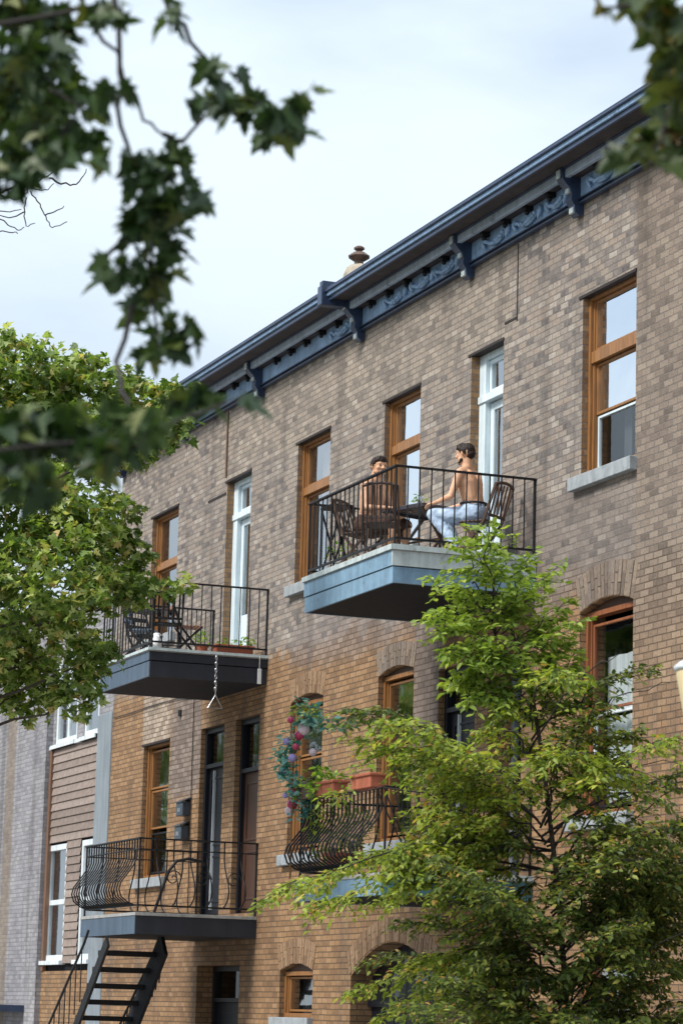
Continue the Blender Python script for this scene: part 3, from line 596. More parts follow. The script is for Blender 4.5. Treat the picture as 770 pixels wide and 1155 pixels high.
window(-28.0, -26.7, 1.1, 2.45, [(1.8, 2.36, GM, WR), (1.2, 1.78, GM, WR)], WR)

# ------------------------------------------------------------------ doors
def top_door(x0, x1, z0, z1, zt, open_gap):
    y = .11; m = MB(); w = .09
    m.box(x0+.002, x0+w+.1, y, y+.14, z0, z1-.002); m.box(x1-w, x1-.002, y, y+.14, z0, z1-.002); m.box(x0+w+.1, x1-w, y, y+.14, z1-w, z1-.002)
    m.box(x0+.004, x1-w, y-.02, y+.12, zt-.09, zt)
    o = m.build('door_frame', M['bluewhite'], BB, bevel=.006)
    f = MB(); bar_frame(f, x0+w+.11, x1-w-.01, y+.05, y+.09, zt+.01, z1-w-.01, .05); f.build('transom', M['bluewhite'], o)
    MB().q([(x0+w+.14, y+.07, zt+.04), (x1-w-.04, y+.07, zt+.04), (x1-w-.04, y+.07, z1-w-.04), (x0+w+.14, y+.07, z1-w-.04)]).build('pane', GM, o)
    dm = MB(); a, b = x0+w+.11, x1-w-.01 - open_gap
    bar_frame(dm, a, b, y+.07, y+.11, z0+.03, zt-.1, .10); dm.box(a+.1, b-.1, y+.08, y+.10, z0+.13, z0+.75)
    d = dm.build('door', M['bluewhite'], o, bevel=.005)
    MB().q([(a+.1, y+.09, z0+.75), (b-.1, y+.09, z0+.75), (b-.1, y+.09, zt-.2), (a+.1, y+.09, zt-.2)]).build('pane', GM, o)
    MB().tube([(b-.05, y+.07, z0+1.0), (b-.05, y+.02, z0+1.0), (b-.05, y+.015, z0+1.12)], .014, 8).build('handle', M['darkmetal'], o)
    MB().box(x0-.04, x1+.02, -.02, .26, z0-.04, z0).build('threshold', M['sill'], o)
    lintel_shadow(o, x0, x1, z1)
    return o
top_door(-31.18, -30.22, 6.98, 9.77, 9.24, .12)
top_door(-40.4, -39.28, 6.9, 9.74, 9.22, .0)
def deep_door(x0, x1, z0, z1, zt, mat, fm, y=.3, strip=True):
    m = MB(); w = .08
    m.box(x0+.002, x0+w, y, y+.12, z0, z1-.002); m.box(x1-w, x1-.002, y, y+.12, z0, z1-.002); m.box(x0+w, x1-w, y, y+.12, z1-w, z1-.002); m.box(x0+w, x1-w, y-.01, y+.12, zt-.06, zt)
    o = m.build('door_frame', fm, BB, bevel=.005)
    MB().q([(x0+w, y+.06, zt), (x1-w, y+.06, zt), (x1-w, y+.06, z1-w), (x0+w, y+.06, z1-w)]).build('pane', GL, o)
    dm = MB(); a, b = x0+w, x1-w; dm.box(a, b, y+.06, y+.10, z0+.02, zt-.06)
    bar_frame(dm, a+.12, b-.12, y+.045, y+.06, z0+.2, z0+.9, .03); bar_frame(dm, a+.12, b-.12, y+.045, y+.06, z0+1.05, zt-.2, .03)
    d = dm.build('door', mat, o, bevel=.004)
    if strip: MB().box(x0+w+.30, x0+w+.315, y+.02, y+.06, z0+.1, zt-.1).build('trim_strip', M['whiteframe'], o)
    MB().tube([(b-.09, y+.06, z0+.95), (b-.09, y, z0+.95), (b-.09, y, z0+1.1)], .014, 8).build('handle', M['chrome'], o)
    return o
deep_door(-41.25, -40.15, 3.2, 6.03, 5.48, M['blackdoor'], M['blackdoor'], .07); deep_door(-39.62, -38.56, 3.2, 6.03, 5.3, M['reddoor'], M['blackdoor'], .08, strip=False)
deep_door(-32.0, -30.88, 3.3, 5.98, 5.5, M['blackdoor'], M['blackdoor'], .08); deep_door(-30.5, -29.55, 3.3, 5.98, 5.3, M['blackdoor'], M['pilaster'], strip=False)
deep_door(-41.05, -39.1, .15, 2.47, 2.0, M['blackdoor'], M['darkmetal'], .25, False)
deep_door(-30.9, -29.6, .15, 2.3, 1.95, M['blackdoor'], M['darkmetal'], .3, False)
m = MB(); x0, x1 = -34.7, -31.92
for k in range(7): m.box(x0+.03+k*.39, x0+.4+k*.39, .29, .33, .15, 2.72)
m.box(x0, x1, .24, .29, 1.9, 1.98); gdoor = m.build('carriage_door', M['blackdoor'], BB); gdoor['label'] = 'wide dark door under a shallow brick arch'
for a in (x0+.3, x0+1.5): MB().q([(a, .285, 2.03), (a+.95, .285, 2.03), (a+.95, .285, 2.5), (a, .285, 2.5)]).build('pane', GL, gdoor)

# ------------------------------------------------------------------ cornice
cm = MB()
cm.box(XL-.1, XR, -.075, 0, 10.855, 10.875); cm.box(XL-.1, XR, -.05, 0, 10.875, 10.905); cm.box(XL-.1, XR, -.085, 0, 10.905, 10.92)
cor = cm.build('cornice', M['navy'], BB, bevel=.006); cor['label'] = 'dark blue bracketed cornice along the top of the wall'
MB().box(XL-.08, XR, -.045, 0, 10.92, 11.27).build('frieze', M['blue'], cor)
MB().box(XL-.1, XR, -.24, -.18, 11.145, 11.24).build('band', M['bluegrey'], cor, bevel=.006)
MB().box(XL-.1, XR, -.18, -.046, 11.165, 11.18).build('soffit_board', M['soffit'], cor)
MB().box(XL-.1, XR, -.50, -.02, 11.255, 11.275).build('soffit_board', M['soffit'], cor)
g = MB(); g.box(XL-.2, XR, -.53, -.5, 11.225, 11.30); g.box(XL-.2, XR, -.60, -.56, 11.33, 11.36); g.box(XL-.2, XR, -.60, .02, 11.36, 11.375)
g.build('gutter', M['navy'], cor, bevel=.005)
MB().box(XL-.2, XR, -.565, -.53, 11.28, 11.335).build('gutter_trough', M['blue'], cor, bevel=.012)
MB().box(XL-.1, XR, -.27, -.24, 11.24, 11.255).build('band_moulding', M['navy'], cor)
def bracket(x, w=.15):
    prof = [(0, 10.74), (-.06, 10.72), (-.11, 10.76), (-.12, 10.84), (-.16, 10.9), (-.15, 10.97), (-.17, 11.03), (-.22, 11.07), (-.27, 11.13), (-.29, 11.2), (-.29, 11.26), (0, 11.26)]
    m = MB(); n = len(prof)
    a = [(x-w/2, y, z) for y, z in prof]; b = [(x+w/2, y, z) for y, z in prof]
    m.q(a); m.q(list(reversed(b)))
    for i in range(n): k = (i+1) % n; m.q([a[k], a[i], b[i], b[k]])
    o = m.build('bracket', M['navy'], cor, bevel=.008)
    f = MB(); f.box(x-w*.3, x+w*.3, -.305, -.28, 11.14, 11.24).box(x-w*.3, x+w*.3, -.19, -.15, 10.98, 11.04).box(x-w*.32, x+w*.32, -.135, -.1, 10.75, 10.82)
    f.build('bracket_panel', M['fascia_pale'], cor, bevel=.01)
for x in (-45.9, -42.49, -38.88, -34.86, -31.21, -28.15, -24.6, -21.2): bracket(x)
k = MB().box(-34.96, -34.8, -.64, -.2, 11.16, 11.43).box(-34.94, -34.82, -.62, .1, 11.43, 11.50); k.build('bracket', M['navy'], cor, bevel=.01)
x = -45.5; mods = []
while x < XR:
    if min(abs(x-b) for b in (-45.9, -42.49, -38.88, -34.86, -31.21, -28.15, -24.6, -21.2)) > .3:
        mm = MB().box(x-.04, x+.04, -.15, -.046, 11.11, 11.165).ball((x, -.11, 11.09), .034, seg=8, ring=6); mm.build('modillion', M['darkmetal'], cor)
    x += .62
def swag(xa, xb):
    pts = []; n = 14
    for i in range(n+1):
        t = i/n; pts.append((xa+(xb-xa)*t, -.07, 11.08 - .10*math.sin(math.pi*t)))
    m = MB().tube(pts, [.012+.022*math.sin(math.pi*i/n) for i in range(n+1)], 8)
    for i in range(2, n-1):
        p = pts[i]; m.ball((p[0], -.10, p[2]+rnd.uniform(-.012, .012)), .026, seg=7, ring=5)
    for e, s_ in ((xa, 1), (xb, -1)):
        m.tube([(e, -.065, 11.10), (e-.02*s_, -.08, 11.04), (e+.03*s_, -.08, 10.99), (e+.05*s_, -.075, 10.95)], [.03, .028, .02, .006], 7)
    m.build('swag', M['blue'], cor, smooth=True)
for a, b in ((-35.9, -35.1), (-33.9, -33.2), (-33.0, -32.3), (-32.2, -31.5), (-30.7, -30.0), (-29.8, -29.1), (-28.9, -28.4), (-27.8, -27.1), (-26.9, -26.2), (-25.9, -25.1)): swag(a, b)

# ------------------------------------------------------------------ chimney with a metal cap
c = MB(); cx, cy = -38.22, 1.2
c.lathe((cx, cy, 11.3), [(.27, 0), (.27, 1.15), (.25, 1.28), (.20, 1.40), (.12, 1.46)], 4)
ch = c.build('chimney', M['stonepale'], BB, bevel=.02)
d = MB(); z = 12.76
d.lathe((cx, cy, z), [(.08, -.03), (.07, .05), (.09, .06), (.165, .11), (.17, .125), (.08, .19), (.04, .20), (.04, .22)], 8); d.lathe((cx, cy, z+.215), [(.05, 0), (.08, .02), (.08, .045), (.04, .07)], 10)
d.build('chimney_cap', M['rust'], ch)

# ------------------------------------------------------------------ balconies
def baluster(m, p, n, z0, z1, style, r=.009):
    x, y = p
    if style == 'plain': m.tube([(x, y, z0), (x, y, z1)], r, 5)
    else:
        H = z1-z0; prof = [(0, 0), (.04, .11), (.12, .21), (.23, .245), (.34, .22), (.47, .13), (.6, .045), (.72, 0), (1, 0)]
        m.tube([(x+n[0]*o, y+n[1]*o, z0+H*h) for h, o in prof], r*1.25, 6)
def balcony(x0, x1, yd, zd, style, sp, mats, zr, label, fas, side_mats=None, mid=False, sp_side=None, deep=.22, gap=None):
    top, = mats[:1]
    o = MB().box(x0, x1, -yd, -.002, zd-.045, zd).build('balcony', top, BB, bevel=.004); o['label'] = label
    # fascia boards: front then the right and left ends, each course stepping in slightly
    for k, (za, zb, mf, ms) in enumerate(fas):
        i = .012*k + .01
        MB().box(x0+i, x1-i-.03, -yd+i, -yd+i+.03, za, zb).build('fascia', mf, o, bevel=.003)
        MB().box(x1-i-.03, x1-i, -yd+i, -.003, za, zb).build('fascia', ms, o, bevel=.003)
        MB().box(x0+i, x0+i+.03, -yd+i+.031, -.003, za, zb).build('fascia', mf, o, bevel=.003)
    zb = fas[-1][0]
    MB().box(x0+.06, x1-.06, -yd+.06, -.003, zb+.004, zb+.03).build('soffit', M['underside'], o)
    # railing
    yr, xa, xb = -yd+.05, x0+.05, x1-.05; z0 = zd+.10
    hr = MB().beam((xa-.02, yr, zr), (xb+.02, yr, zr), .05, .022).beam((xb, yr-.02, zr), (xb, -.004, zr), .05, .022).beam((xa, yr-.02, zr), (xa, -.004, zr), .05, .022)
    hr.build('handrail', M['darkmetal'], o, bevel=.003)
    zt = zr-.012
    if mid:
        zt = zr; 
        MB().beam((xa, yr, zr-.15), (xb, yr, zr-.15), .03, .016).beam((xb, yr, zr-.15), (xb, 0, zr-.15), .03, .016).beam((xa, yr, zr-.15), (xa, 0, zr-.15), .03, .016).build('middle_rail', M['darkmetal'], o)
    MB().beam((xa, yr, z0), (xb, yr, z0), .025).beam((xb, yr, z0), (xb, 0, z0), .025).beam((xa, yr, z0), (xa, 0, z0), .025).build('bottom_rail', M['darkmetal'], o)
    b = MB(); n = max(2, int(round((xb-xa)/sp)))
    zbot = z0 if style == 'plain' else zd+.03
    for i in range(1, n): baluster(b, (xa+(xb-xa)*i/n, yr), (0, -1), z0, zt, style)
    b.build('front_balusters', M['darkmetal'], o)
    b = MB(); sps = sp_side or sp; n = max(2, int(round(-yr/sps)))
    for i in range(1, n):
        baluster(b, (xb, yr*(1-i/n)), (1, 0), z0, zt, style)
    b.build('side_balusters', M['darkmetal'], o)
    b = MB()
    for i in range(1, n): baluster(b, (xa, yr*(1-i/n)), (-1, 0), z0, zt, style)
    b.build('side_balusters', M['darkmetal'], o)
    for px, py in ((xa, yr), (xb, yr), (xa, -.02), (xb, -.02)):
        MB().tube([(px, py, zd), (px, py, zr)], .014, 8).build('post', M['darkmetal'], o)
    return o
bal_top = balcony(-32.07, -29.2, 1.78, 6.965, 'plain', .145, [M['deckwood']], 7.89, 'top floor balcony with pale blue boards and plain black railing where two men sit',
    [(6.745, 6.92, M['fascia_blue'], M['fascia_pale']), (6.55, 6.735, M['fascia_blue'], M['fascia_blue'])])
MB().box(-32.085, -29.185, -1.795, -1.76, 6.925, 6.985).box(-29.215, -29.18, -1.76, 0, 6.925, 6.985).build('deck_edge', M['fascia_pale'], bal_top)
bal_left = balcony(-40.85, -38.3, 1.78, 6.83, 'plain', .145, [M['deckwood']], 7.80, 'top floor balcony with slate grey boards and plain black railing crowded with furniture',
    [(6.66, 6.785, M['fascia_slate'], M['fascia_dark']), (6.43, 6.65, M['fascia_slate'], M['fascia_dark'])])
MB().box(-40.87, -38.28, -1.80, -1.77, 6.80, 6.84).box(-38.31, -38.275, -1.77, 0, 6.80, 6.84).build('deck_edge', M['fascia_pale'], bal_left)
bal_low = balcony(-41.2, -38.42, 1.80, 3.13, 'belly', .125, [M['deckwood']], 4.16, 'lower balcony with dark boards and bulging black ironwork above the stair',
    [(2.83, 3.085, M['fascia_slate'], M['fascia_dark'])], mid=True, sp_side=.24)
bal_mid = balcony(-31.95, -29.18, 1.82, 3.33, 'belly', .12, [M['deckwood']], 4.27, 'lower balcony with blue boards and bulging black ironwork behind the young tree',
    [(3.08, 3.285, M['fascia_blue'], M['teal'])], sp_side=.2)
MB().box(-29.2, -29.15, -1.80, 0, 3.30, 3.36).build('deck_edge', M['fascia_pale'], bal_mid)
# scroll ornaments on the two lower railings
def scroll(par, c, r, ax, s=1):
    pts = []
    for i in range(26):
        t = i/25*2.3*math.pi*1.25; rr = r*(1-i/25*.85)
        a, b = math.cos(t)*rr*s, math.sin(t)*rr
        pts.append((c[0]+(a if ax == 0 else 0), c[1]+(a if ax == 1 else 0), c[2]+b))
    MB().tube(pts, .009, 5).build('scroll', M['darkmetal'], par)
for y in (-.35, -.8, -1.25): scroll(bal_low, (-38.46, y, 3.62), .12, 1, 1); scroll(bal_mid, (-29.0, y, 3.75), .14, 1, -1)
for x in (-31.2, -30.2, -29.6): scroll(bal_mid, (x, -2.0, 3.6), .10, 0)
# iron arch gate on the side of the lower balcony, above the stair head
MB().tube([(-38.44, -1.52, 3.13), (-38.43, -1.42, 3.45), (-38.42, -1.33, 3.72), (-38.42, -1.22, 3.86), (-38.42, -1.05, 3.90), (-38.42, -.85, 3.87), (-38.42, -.8, 3.82)], .022, 8).build('gate_arch', M['darkmetal'], bal_low)
# fan-shaped iron brace at the corner of the middle balcony
fb = MB()
for k in range(9):
    a = -.9 + 1.8*k/8; fb.tube([(-29.12, -1.5+.04*k, 3.45), (-29.08, -1.45+.45*math.sin(a), 3.95), (-29.12, -1.45+.62*math.sin(a), 4.25)], .009, 5)
fb.build('iron_fan', M['darkmetal'], bal_mid)

# ------------------------------------------------------------------ outside stair going down beside the wall
st = MB(); sx, sz = -39.75, 2.62
st.beam((sx+.25, -1.86, sz+.12), (sx-2.9, -1.86, sz-2.5), .04, .17)
stair = st.build('staircase', M['darkmetal'], BB); stair['label'] = 'black open iron staircase going down from the lower balcony'
MB().beam((sx+.25, -1.02, sz+.12), (sx-2.9, -1.02, sz-2.5), .05, .42).build('stringer', M['underside'], stair)
for i in range(11):
    x = sx-.265*i; z = sz-.232*i
    MB().box(x-.29, x, -1.84, -1.05, z-.075, z).build('step', M['darkmetal'], stair, bevel=.004)
hr = MB().tube([(-40.2, -1.95, 2.9), (-40.4, -1.95, 2.72), (-43.0, -1.95, .95)], .02, 8); hr.build('stair_handrail', M['darkmetal'], stair)
b = MB()
for i in range(8): x = -40.5-.27*i; z = 2.63-.184*i; b.tube([(x, -1.95, z), (x, -1.95, z-.75)], .009, 5)
b.build('stair_balusters', M['darkmetal'], stair)
MB().tube([(-39.6, -.98, 2.95), (-42.9, -.98, .75)], .02, 8).build('stair_handrail', M['darkmetal'], stair)
b = MB()
for i in range(18):
    x = -39.8-.15*i; z = 2.8-.1*i; b.tube([(x, -.98, z), (x-.04, -.98, z-.2), (x+.05, -.98, z-.4), (x, -.98, z-.62)], .011, 5); b.tube([(x+.1, -.98, z-.15), (x-.1, -.98, z-.42)], .009, 5)
b.build('stair_balusters', M['darkmetal'], stair)

# ================================================================== NEIGHBOUR
NB = thing('apartment_building', (-52, 0, 0), 'grey brick building with brown wooden cladding and white windows at the left edge', 'building')
SO = [(-49.86, -48.62, 2.62, 4.66, 0), (-47.72, -46.9, 2.62, 4.66, 0), (-49.72, -48.3, 6.45, 8.0, 0), (-47.85, -46.95, 6.45, 8.0, 0)]
sd = MB()
for i in range(58):
    za = .3+i*.142; zb = za+.138
    spans = [(-49.88, -46.92)]
    for a, b, c, d, r in SO:
        if zb > c and za < d:
            ns = []
            for s0, s1 in spans:
                if b <= s0 or a >= s1: ns.append((s0, s1)); continue
                if a > s0: ns.append((s0, a))
                if b < s1: ns.append((b, s1))
            spans = ns
    for s0, s1 in spans:
        if s1-s0 < .02: continue
        s = len(sd.v)
        if za > 6.35 or za < 2.45: continue
        sd.v += [(s0, .0, za), (s1, .0, za), (s1, .022, zb), (s0, .022, zb), (s0, .05, za), (s1, .05, za)]
        for f in ((0,1,2,3), (4,5,1,0)): sd.f.append(tuple(s+q for q in f)); sd.m.append(0)
sd.build('siding', M['siding'], NB)
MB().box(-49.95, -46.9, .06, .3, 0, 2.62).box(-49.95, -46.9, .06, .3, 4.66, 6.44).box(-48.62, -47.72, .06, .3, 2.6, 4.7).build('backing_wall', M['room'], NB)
MB().box(-49.9, -46.92, .0, .06, 0, 2.44).build('lower_wall', M['brick'], NB)
MB().box(-49.88, -49.74, -.03, .04, 2.45, 6.38).build('corner_board', M['cornerboard'], NB)
MB().box(-46.9, -46.07, -.02, .3, 0, 6.75).build('pilaster', M['pilaster'], NB, bevel=.02)
MB().box(-49.9, -46.07, .02, .3, 8.0, 9.0).box(-48.3, -47.85, .02, .3, 6.38, 8.0).box(-49.9, -49.72, .02, .3, 6.38, 8.0).box(-46.95, -46.07, .02, .3, 6.76, 8.0).build('upper_wall', M['greybrick'], NB)
MB().box(-49.9, -46.9, -.04, .02, 6.38, 6.44).build('ledge', M['whiteframe'], NB)
MB().box(-60, -49.9, -.1, .4, 0, 9.1).build('brick_wall', M['greybrick'], NB)
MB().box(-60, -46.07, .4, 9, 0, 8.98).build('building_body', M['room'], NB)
MB().box(-55, -50.6, -.7, -.1, 1.72, 1.84).build('canopy', M['navy'], NB)
for a, b, c, d, r in SO:
    m = MB(); bar_frame(m, a+.002, b-.002, .03, .12, c, d, .1); m.box(a+.1, b-.1, .05, .1, (c+d)/2-.04, (c+d)/2+.05)
    if b-a > 1.3: m.box((a+b)/2-.04, (a+b)/2+.04, .05, .1, c+.1, d-.1)
    o = m.build('window', WH, NB, bevel=.006)
    MB().q([(a+.1, .08, c+.1), (b-.1, .08, c+.1), (b-.1, .08, d-.1), (a+.1, .08, d-.1)]).build('pane', GM, o)
    MB().box(a-.05, b+.05, -.06, .06, c-.07, c).build('sill', WH, o)
    f = MB(); n = 12
    for i in range(n):
        u0, u1 = i/n, (i+1)/n
        f.q([(a+.2+(b-a-.5)*.5*u0, .2+.02*math.sin(u0*25), c+.1), (a+.2+(b-a-.5)*.5*u1, .2+.02*math.sin(u1*25), c+.1), (a+.2+(b-a-.5)*.5*u1, .2+.02*math.sin(u1*25), d-.1), (a+.2+(b-a-.5)*.5*u0, .2+.02*math.sin(u0*25), d-.1)])
    f.build('curtain', M['curtain_grey'], o)

# ================================================================== PEOPLE
def capsule_set(parts):
    """tapered capsules (p0, p1, r0, r1) and ellipsoids (c, (rx,ry,rz)) as closed shells of one mesh"""
    m = MB()
    for p in parts:
        if len(p) == 2: m.ball(p[0], *p[1], seg=20, ring=14); continue
        a, b, r0, r1 = p; a = Vector(a); b = Vector(b); d = (b-a); L = d.length; d.normalize()
        pts = []; rr = []
        for k in range(5):
            t = math.pi/2*(k/4); pts.append(a - d*r0*math.cos(t)); rr.append(max(.001, r0*math.sin(t)))
        for k in range(1, 5):
            t = k/5; pts.append(a+d*L*t); rr.append(r0+(r1-r0)*t)
        for k in range(5):
            t = math.pi/2*(k/4); pts.append(b + d*r1*math.sin(t)); rr.append(max(.001, r1*math.cos(t)))
        m.tube(pts, rr, 14)
    return m
def fuse(name, parts, mat, parent, voxel=.008, smooth=6):
    m = capsule_set(parts); o = m.build(name, mat, None)
    r = o.modifiers.new('r', 'REMESH'); r.mode = 'VOXEL'; r.voxel_size = voxel
    if name in ('jeans', 'hair', 'shorts'):
        tx = bpy.data.textures.get('folds_'+name) or bpy.data.textures.new('folds_'+name, 'CLOUDS'); tx.noise_scale = .07 if name != 'hair' else .02; tx.noise_depth = 3
        d_ = o.modifiers.new('d', 'DISPLACE'); d_.texture = tx; d_.strength = .035 if name != 'hair' else .022; d_.mid_level = .5
    s = o.modifiers.new('s', 'SMOOTH'); s.iterations = smooth if name != 'hair' else 1; s.factor = .5
    dg = bpy.context.evaluated_depsgraph_get(); me = bpy.data.meshes.new_from_object(o.evaluated_get(dg))
    o.modifiers.clear(); old = o.data; o.data = me; bpy.data.meshes.remove(old); me.name = name
    if not me.materials: me.materials.append(mat)
    for p in me.polygons: p.use_smooth = True
    o.parent = parent
    return o
def hand(parts, wrist, dirv, palm_n, side, curl=.5, s=1.0):
    w = Vector(wrist); d = Vector(dirv).normalized(); n = Vector(palm_n).normalized(); x = d.cross(n).normalized()*side
    pe = w + d*.085*s
    for k in (-1.2, -.4, .4, 1.2): parts.append((w+x*.010*k, pe+x*.020*k, .016, .0135))
    for k, L in ((-1.35, .062), (-.45, .075), (.45, .07), (1.35, .055)):
        b = pe + x*.0195*k; q = n*math.sin(curl)+d*math.cos(curl); m1 = b + q*L*.5*s; q2 = n*math.sin(curl*2.1)+d*math.cos(curl*2.1)
        m2 = m1+q2*L*.5*s; parts.append((b, m1, .0095, .009)); parts.append((m1, m2, .009, .0078))
    tb = w + d*.03 - x*.026; t1 = tb - x*.028 + d*.03 + n*.012; t2 = t1 + d*.03 + n*.016
    parts.append((tb, t1, .013, .0115)); parts.append((t1, t2, .0115, .009))
def head(parts, c, fwd, up=(0,0,1), s=1.0):
    """skull, jaw, nose, ears, brow; c = centre of skull"""
    c = Vector(c); f = Vector(fwd).normalized(); u = Vector(up); u = (u - f*u.dot(f)).normalized(); r = f.cross(u)
    P = lambda a, b, z: c + r*a*s + f*b*s + u*z*s
    parts += [(P(0,-.025,.02), P(0,.02,.03), .082*s, .074*s), (P(0,.01,-.03), P(0,.03,-.06), .066*s, .052*s), (P(0,.045,-.075), P(0,.055,-.085), .036*s, .03*s)]
    parts += [(P(-.03,.035,-.06), P(.03,.035,-.06), .036*s, .036*s), (P(-.032,.075,.028), P(.032,.075,.028), .016*s, .016*s)]
    parts += [(P(0,.088,.012), P(0,.108,-.022), .008*s, .0135*s), (P(-.014,.092,-.026), P(.014,.092,-.026), .008*s, .008*s)]
    parts += [(P(-.018,.083,-.052), P(.018,.083,-.052), .0085*s, .0085*s)]
    for e in (-1, 1): parts += [(P(e*.078,-.005,.012), P(e*.08,-.01,-.022), .012*s, .009*s), (P(e*.03,.062,-.012), P(e*.04,.055,-.02), .026*s, .024*s)]
    return P
# --- man on the right, seen from behind his left side (local: forward +y, right +x, origin on the seat under the pelvis)
def seated_man(loc, rz, label, kind):
    root = thing('person', loc, label, 'person', None, rz)
    B = []; 
    if kind == 'right':
        neck = Vector((0, .10, .655)); hc = Vector((0, .13, .83)); face = Vector((.0, 1, -.05))
        chest = Vector((0, .06, .465))
    else:
        neck = Vector((0, .08, .635)); hc = Vector((0, .125, .805)); face = Vector((.55, 1, -.10)); chest = Vector((0, .05, .45))
    # trunk
    B += [((-.075, 0, .10), (.075, 0, .10), .125, .125), ((0, .0, .12), (0, .02, .30), .135, .125), ((-.045, .02, .28), chest+Vector((-.06,0,0)), .105, .125), ((.045, .02, .28), chest+Vector((.06,0,0)), .105, .125)]
    B += [(chest+Vector((-.09,.0,.0)), chest+Vector((-.1,.02,.08)), .105, .085), (chest+Vector((.09,.0,.0)), chest+Vector((.1,.02,.08)), .105, .085)]
    B += [(chest+Vector((-.16,.02,.115)), neck+Vector((-.03,-.01,-.01)), .055, .055), (chest+Vector((.16,.02,.115)), neck+Vector((.03,-.01,-.01)), .055, .055)]
    B += [(chest+Vector((-.15,.02,.115)), chest+Vector((.15,.02,.115)), .068, .068), (chest+Vector((-.07,-.05,.04)), chest+Vector((-.10,-.04,.1)), .07, .055), (chest+Vector((.07,-.05,.04)), chest+Vector((.10,-.04,.1)), .07, .055)]
    B += [(neck-Vector((0,0,.05)), hc-Vector((0,.025,.055)), .066, .058)]
    P = head(B, hc, face, s=1.1)
    sh = {-1: chest+Vector((-.195,.02,.10)), 1: chest+Vector((.195,.02,.10))}
    if kind == 'right':
        arms = {-1: ((-.27, .16, .28), (-.19, .42, .235), Vector((.25, 1, -.1))), 1: ((.25, .20, .29), (.20, .44, .24), Vector((-.2, 1, -.1)))}
    else:
        arms = {-1: ((-.27, .18, .29), (-.12, .42, .27), Vector((.5, 1, 0))), 1: ((.27, .12, .26), (.17, .37, .26), Vector((-.5, 1, .0)))}
    for s, (el, wr, hd) in arms.items():
        el = Vector(el); wr = Vector(wr)
        B += [(sh[s], sh[s]+(el-sh[s])*.25, .060, .054), (sh[s], el, .050, .038), (sh[s]+(el-sh[s])*.35, sh[s]+(el-sh[s])*.7, .05, .044), (el, wr, .040, .025), (el+(wr-el)*.1, el+(wr-el)*.45, .043, .036)]
        hand(B, wr, hd, (0, 0, -1), s, .45)
    # legs: thighs forward and shins tucked back
    if kind == 'right':
        legs = {-1: ((-.16, .46, .11), (-.13, .12, -.30)), 1: ((.15, .46, .12), (.16, .28, -.33))}
    else:
        legs = {-1: ((-.17, .44, .10), (-.15, .40, -.34)), 1: ((.18, .44, .11), (.19, .46, -.34))}
    for s, (kn, an) in legs.items():
        kn = Vector(kn); an = Vector(an); h = Vector((s*.09, .02, .08))
        B += [(h, kn, .085, .052), (kn, an, .050, .034), (kn+(an-kn)*.15, kn+(an-kn)*.5, .052, .044)]
        B += [(an, an+Vector((0,-.03,-.06)), .036, .034), (an+Vector((0,-.03,-.075)), an+Vector((s*.015,.13,-.085)), .034, .026)]
    fuse('body', B, M['skin'], root, .0085, 4)
    # clothing
    C_ = [((-.08, 0, .09), (.08, 0, .09), .142, .142), ((0, 0, .10), (0, .005, .165), .150, .142)] if kind == 'right' else [((-.08, 0, .09), (.08, 0, .09), .142, .142), ((0, 0, .10), (0, .005, .15), .150, .142)]
    for s, (kn, an) in legs.items():
        kn = Vector(kn); an = Vector(an); h = Vector((s*.09, .02, .08))
        if kind == 'right': C_ += [(h, kn, .105, .073), (kn, kn+(an-kn)*.92, .073, .056)]
        else: C_ += [(h, h+(kn-h)*.92, .108, .082)]
    fuse('jeans' if kind == 'right' else 'shorts', C_, M['jeans'] if kind == 'right' else M['shorts'], root, .011, 3)
    if kind == 'right': MB().tube([(.155*math.cos(a*math.pi/12), .005+.150*math.sin(a*math.pi/12), .225) for a in range(25)], .014, 6).build('belt', M['darkmetal'], root, local=True)
    # hair: cap over crown, back and sides, clear of the face
    q_ = 1.1
    H = [(P(0,-.035,.035), P(0,.035,.058), .084, .066), (P(0,-.055,-.005), P(0,-.05,.03), .066, .07), (P(-.045,-.02,.02), P(-.04,.04,.06), .05, .04), (P(.045,-.02,.02), P(.04,.04,.06), .05, .04), (P(-.03,.06,.082), P(.03,.06,.082), .026, .026)]
    H = [(a, b, r*q_*.94, t*q_*.94) for a, b, r, t in H]
    fuse('hair', H, M['hair'], root, .007, 3)
    K = [(P(-.052,.02,-.07), P(0,.066,-.088), .022, .024), (P(.052,.02,-.07), P(0,.066,-.088), .022, .024), (P(-.022,.091,-.042), P(.022,.091,-.042), .007, .007), (P(0,.066,-.085), P(0,.066,-.098), .024, .020)]
    if kind == 'left': K = [(a, b, r*.74, q*.74) for a, b, r, q in K]
    fuse('beard', K, M['hair'], root, .006, 2)
    for e in (-1, 1): MB().ball(P(e*.031, .081, .006), .0125, .008, .008, seg=10, ring=8).build('eye', M['eye'], root, local=True)
    return root
def yaw_to(dx, dy): return math.atan2(-dx, dy)
seated_man((-29.83, -.52, 7.425), yaw_to(-.80, -.60), 'shirtless dark haired man in pale blue jeans sitting with his back to the white door', 'right')
seated_man((-31.12, -1.32, 7.425), yaw_to(.80, .60), 'shirtless bearded man in brown shorts facing right across the small table', 'left')

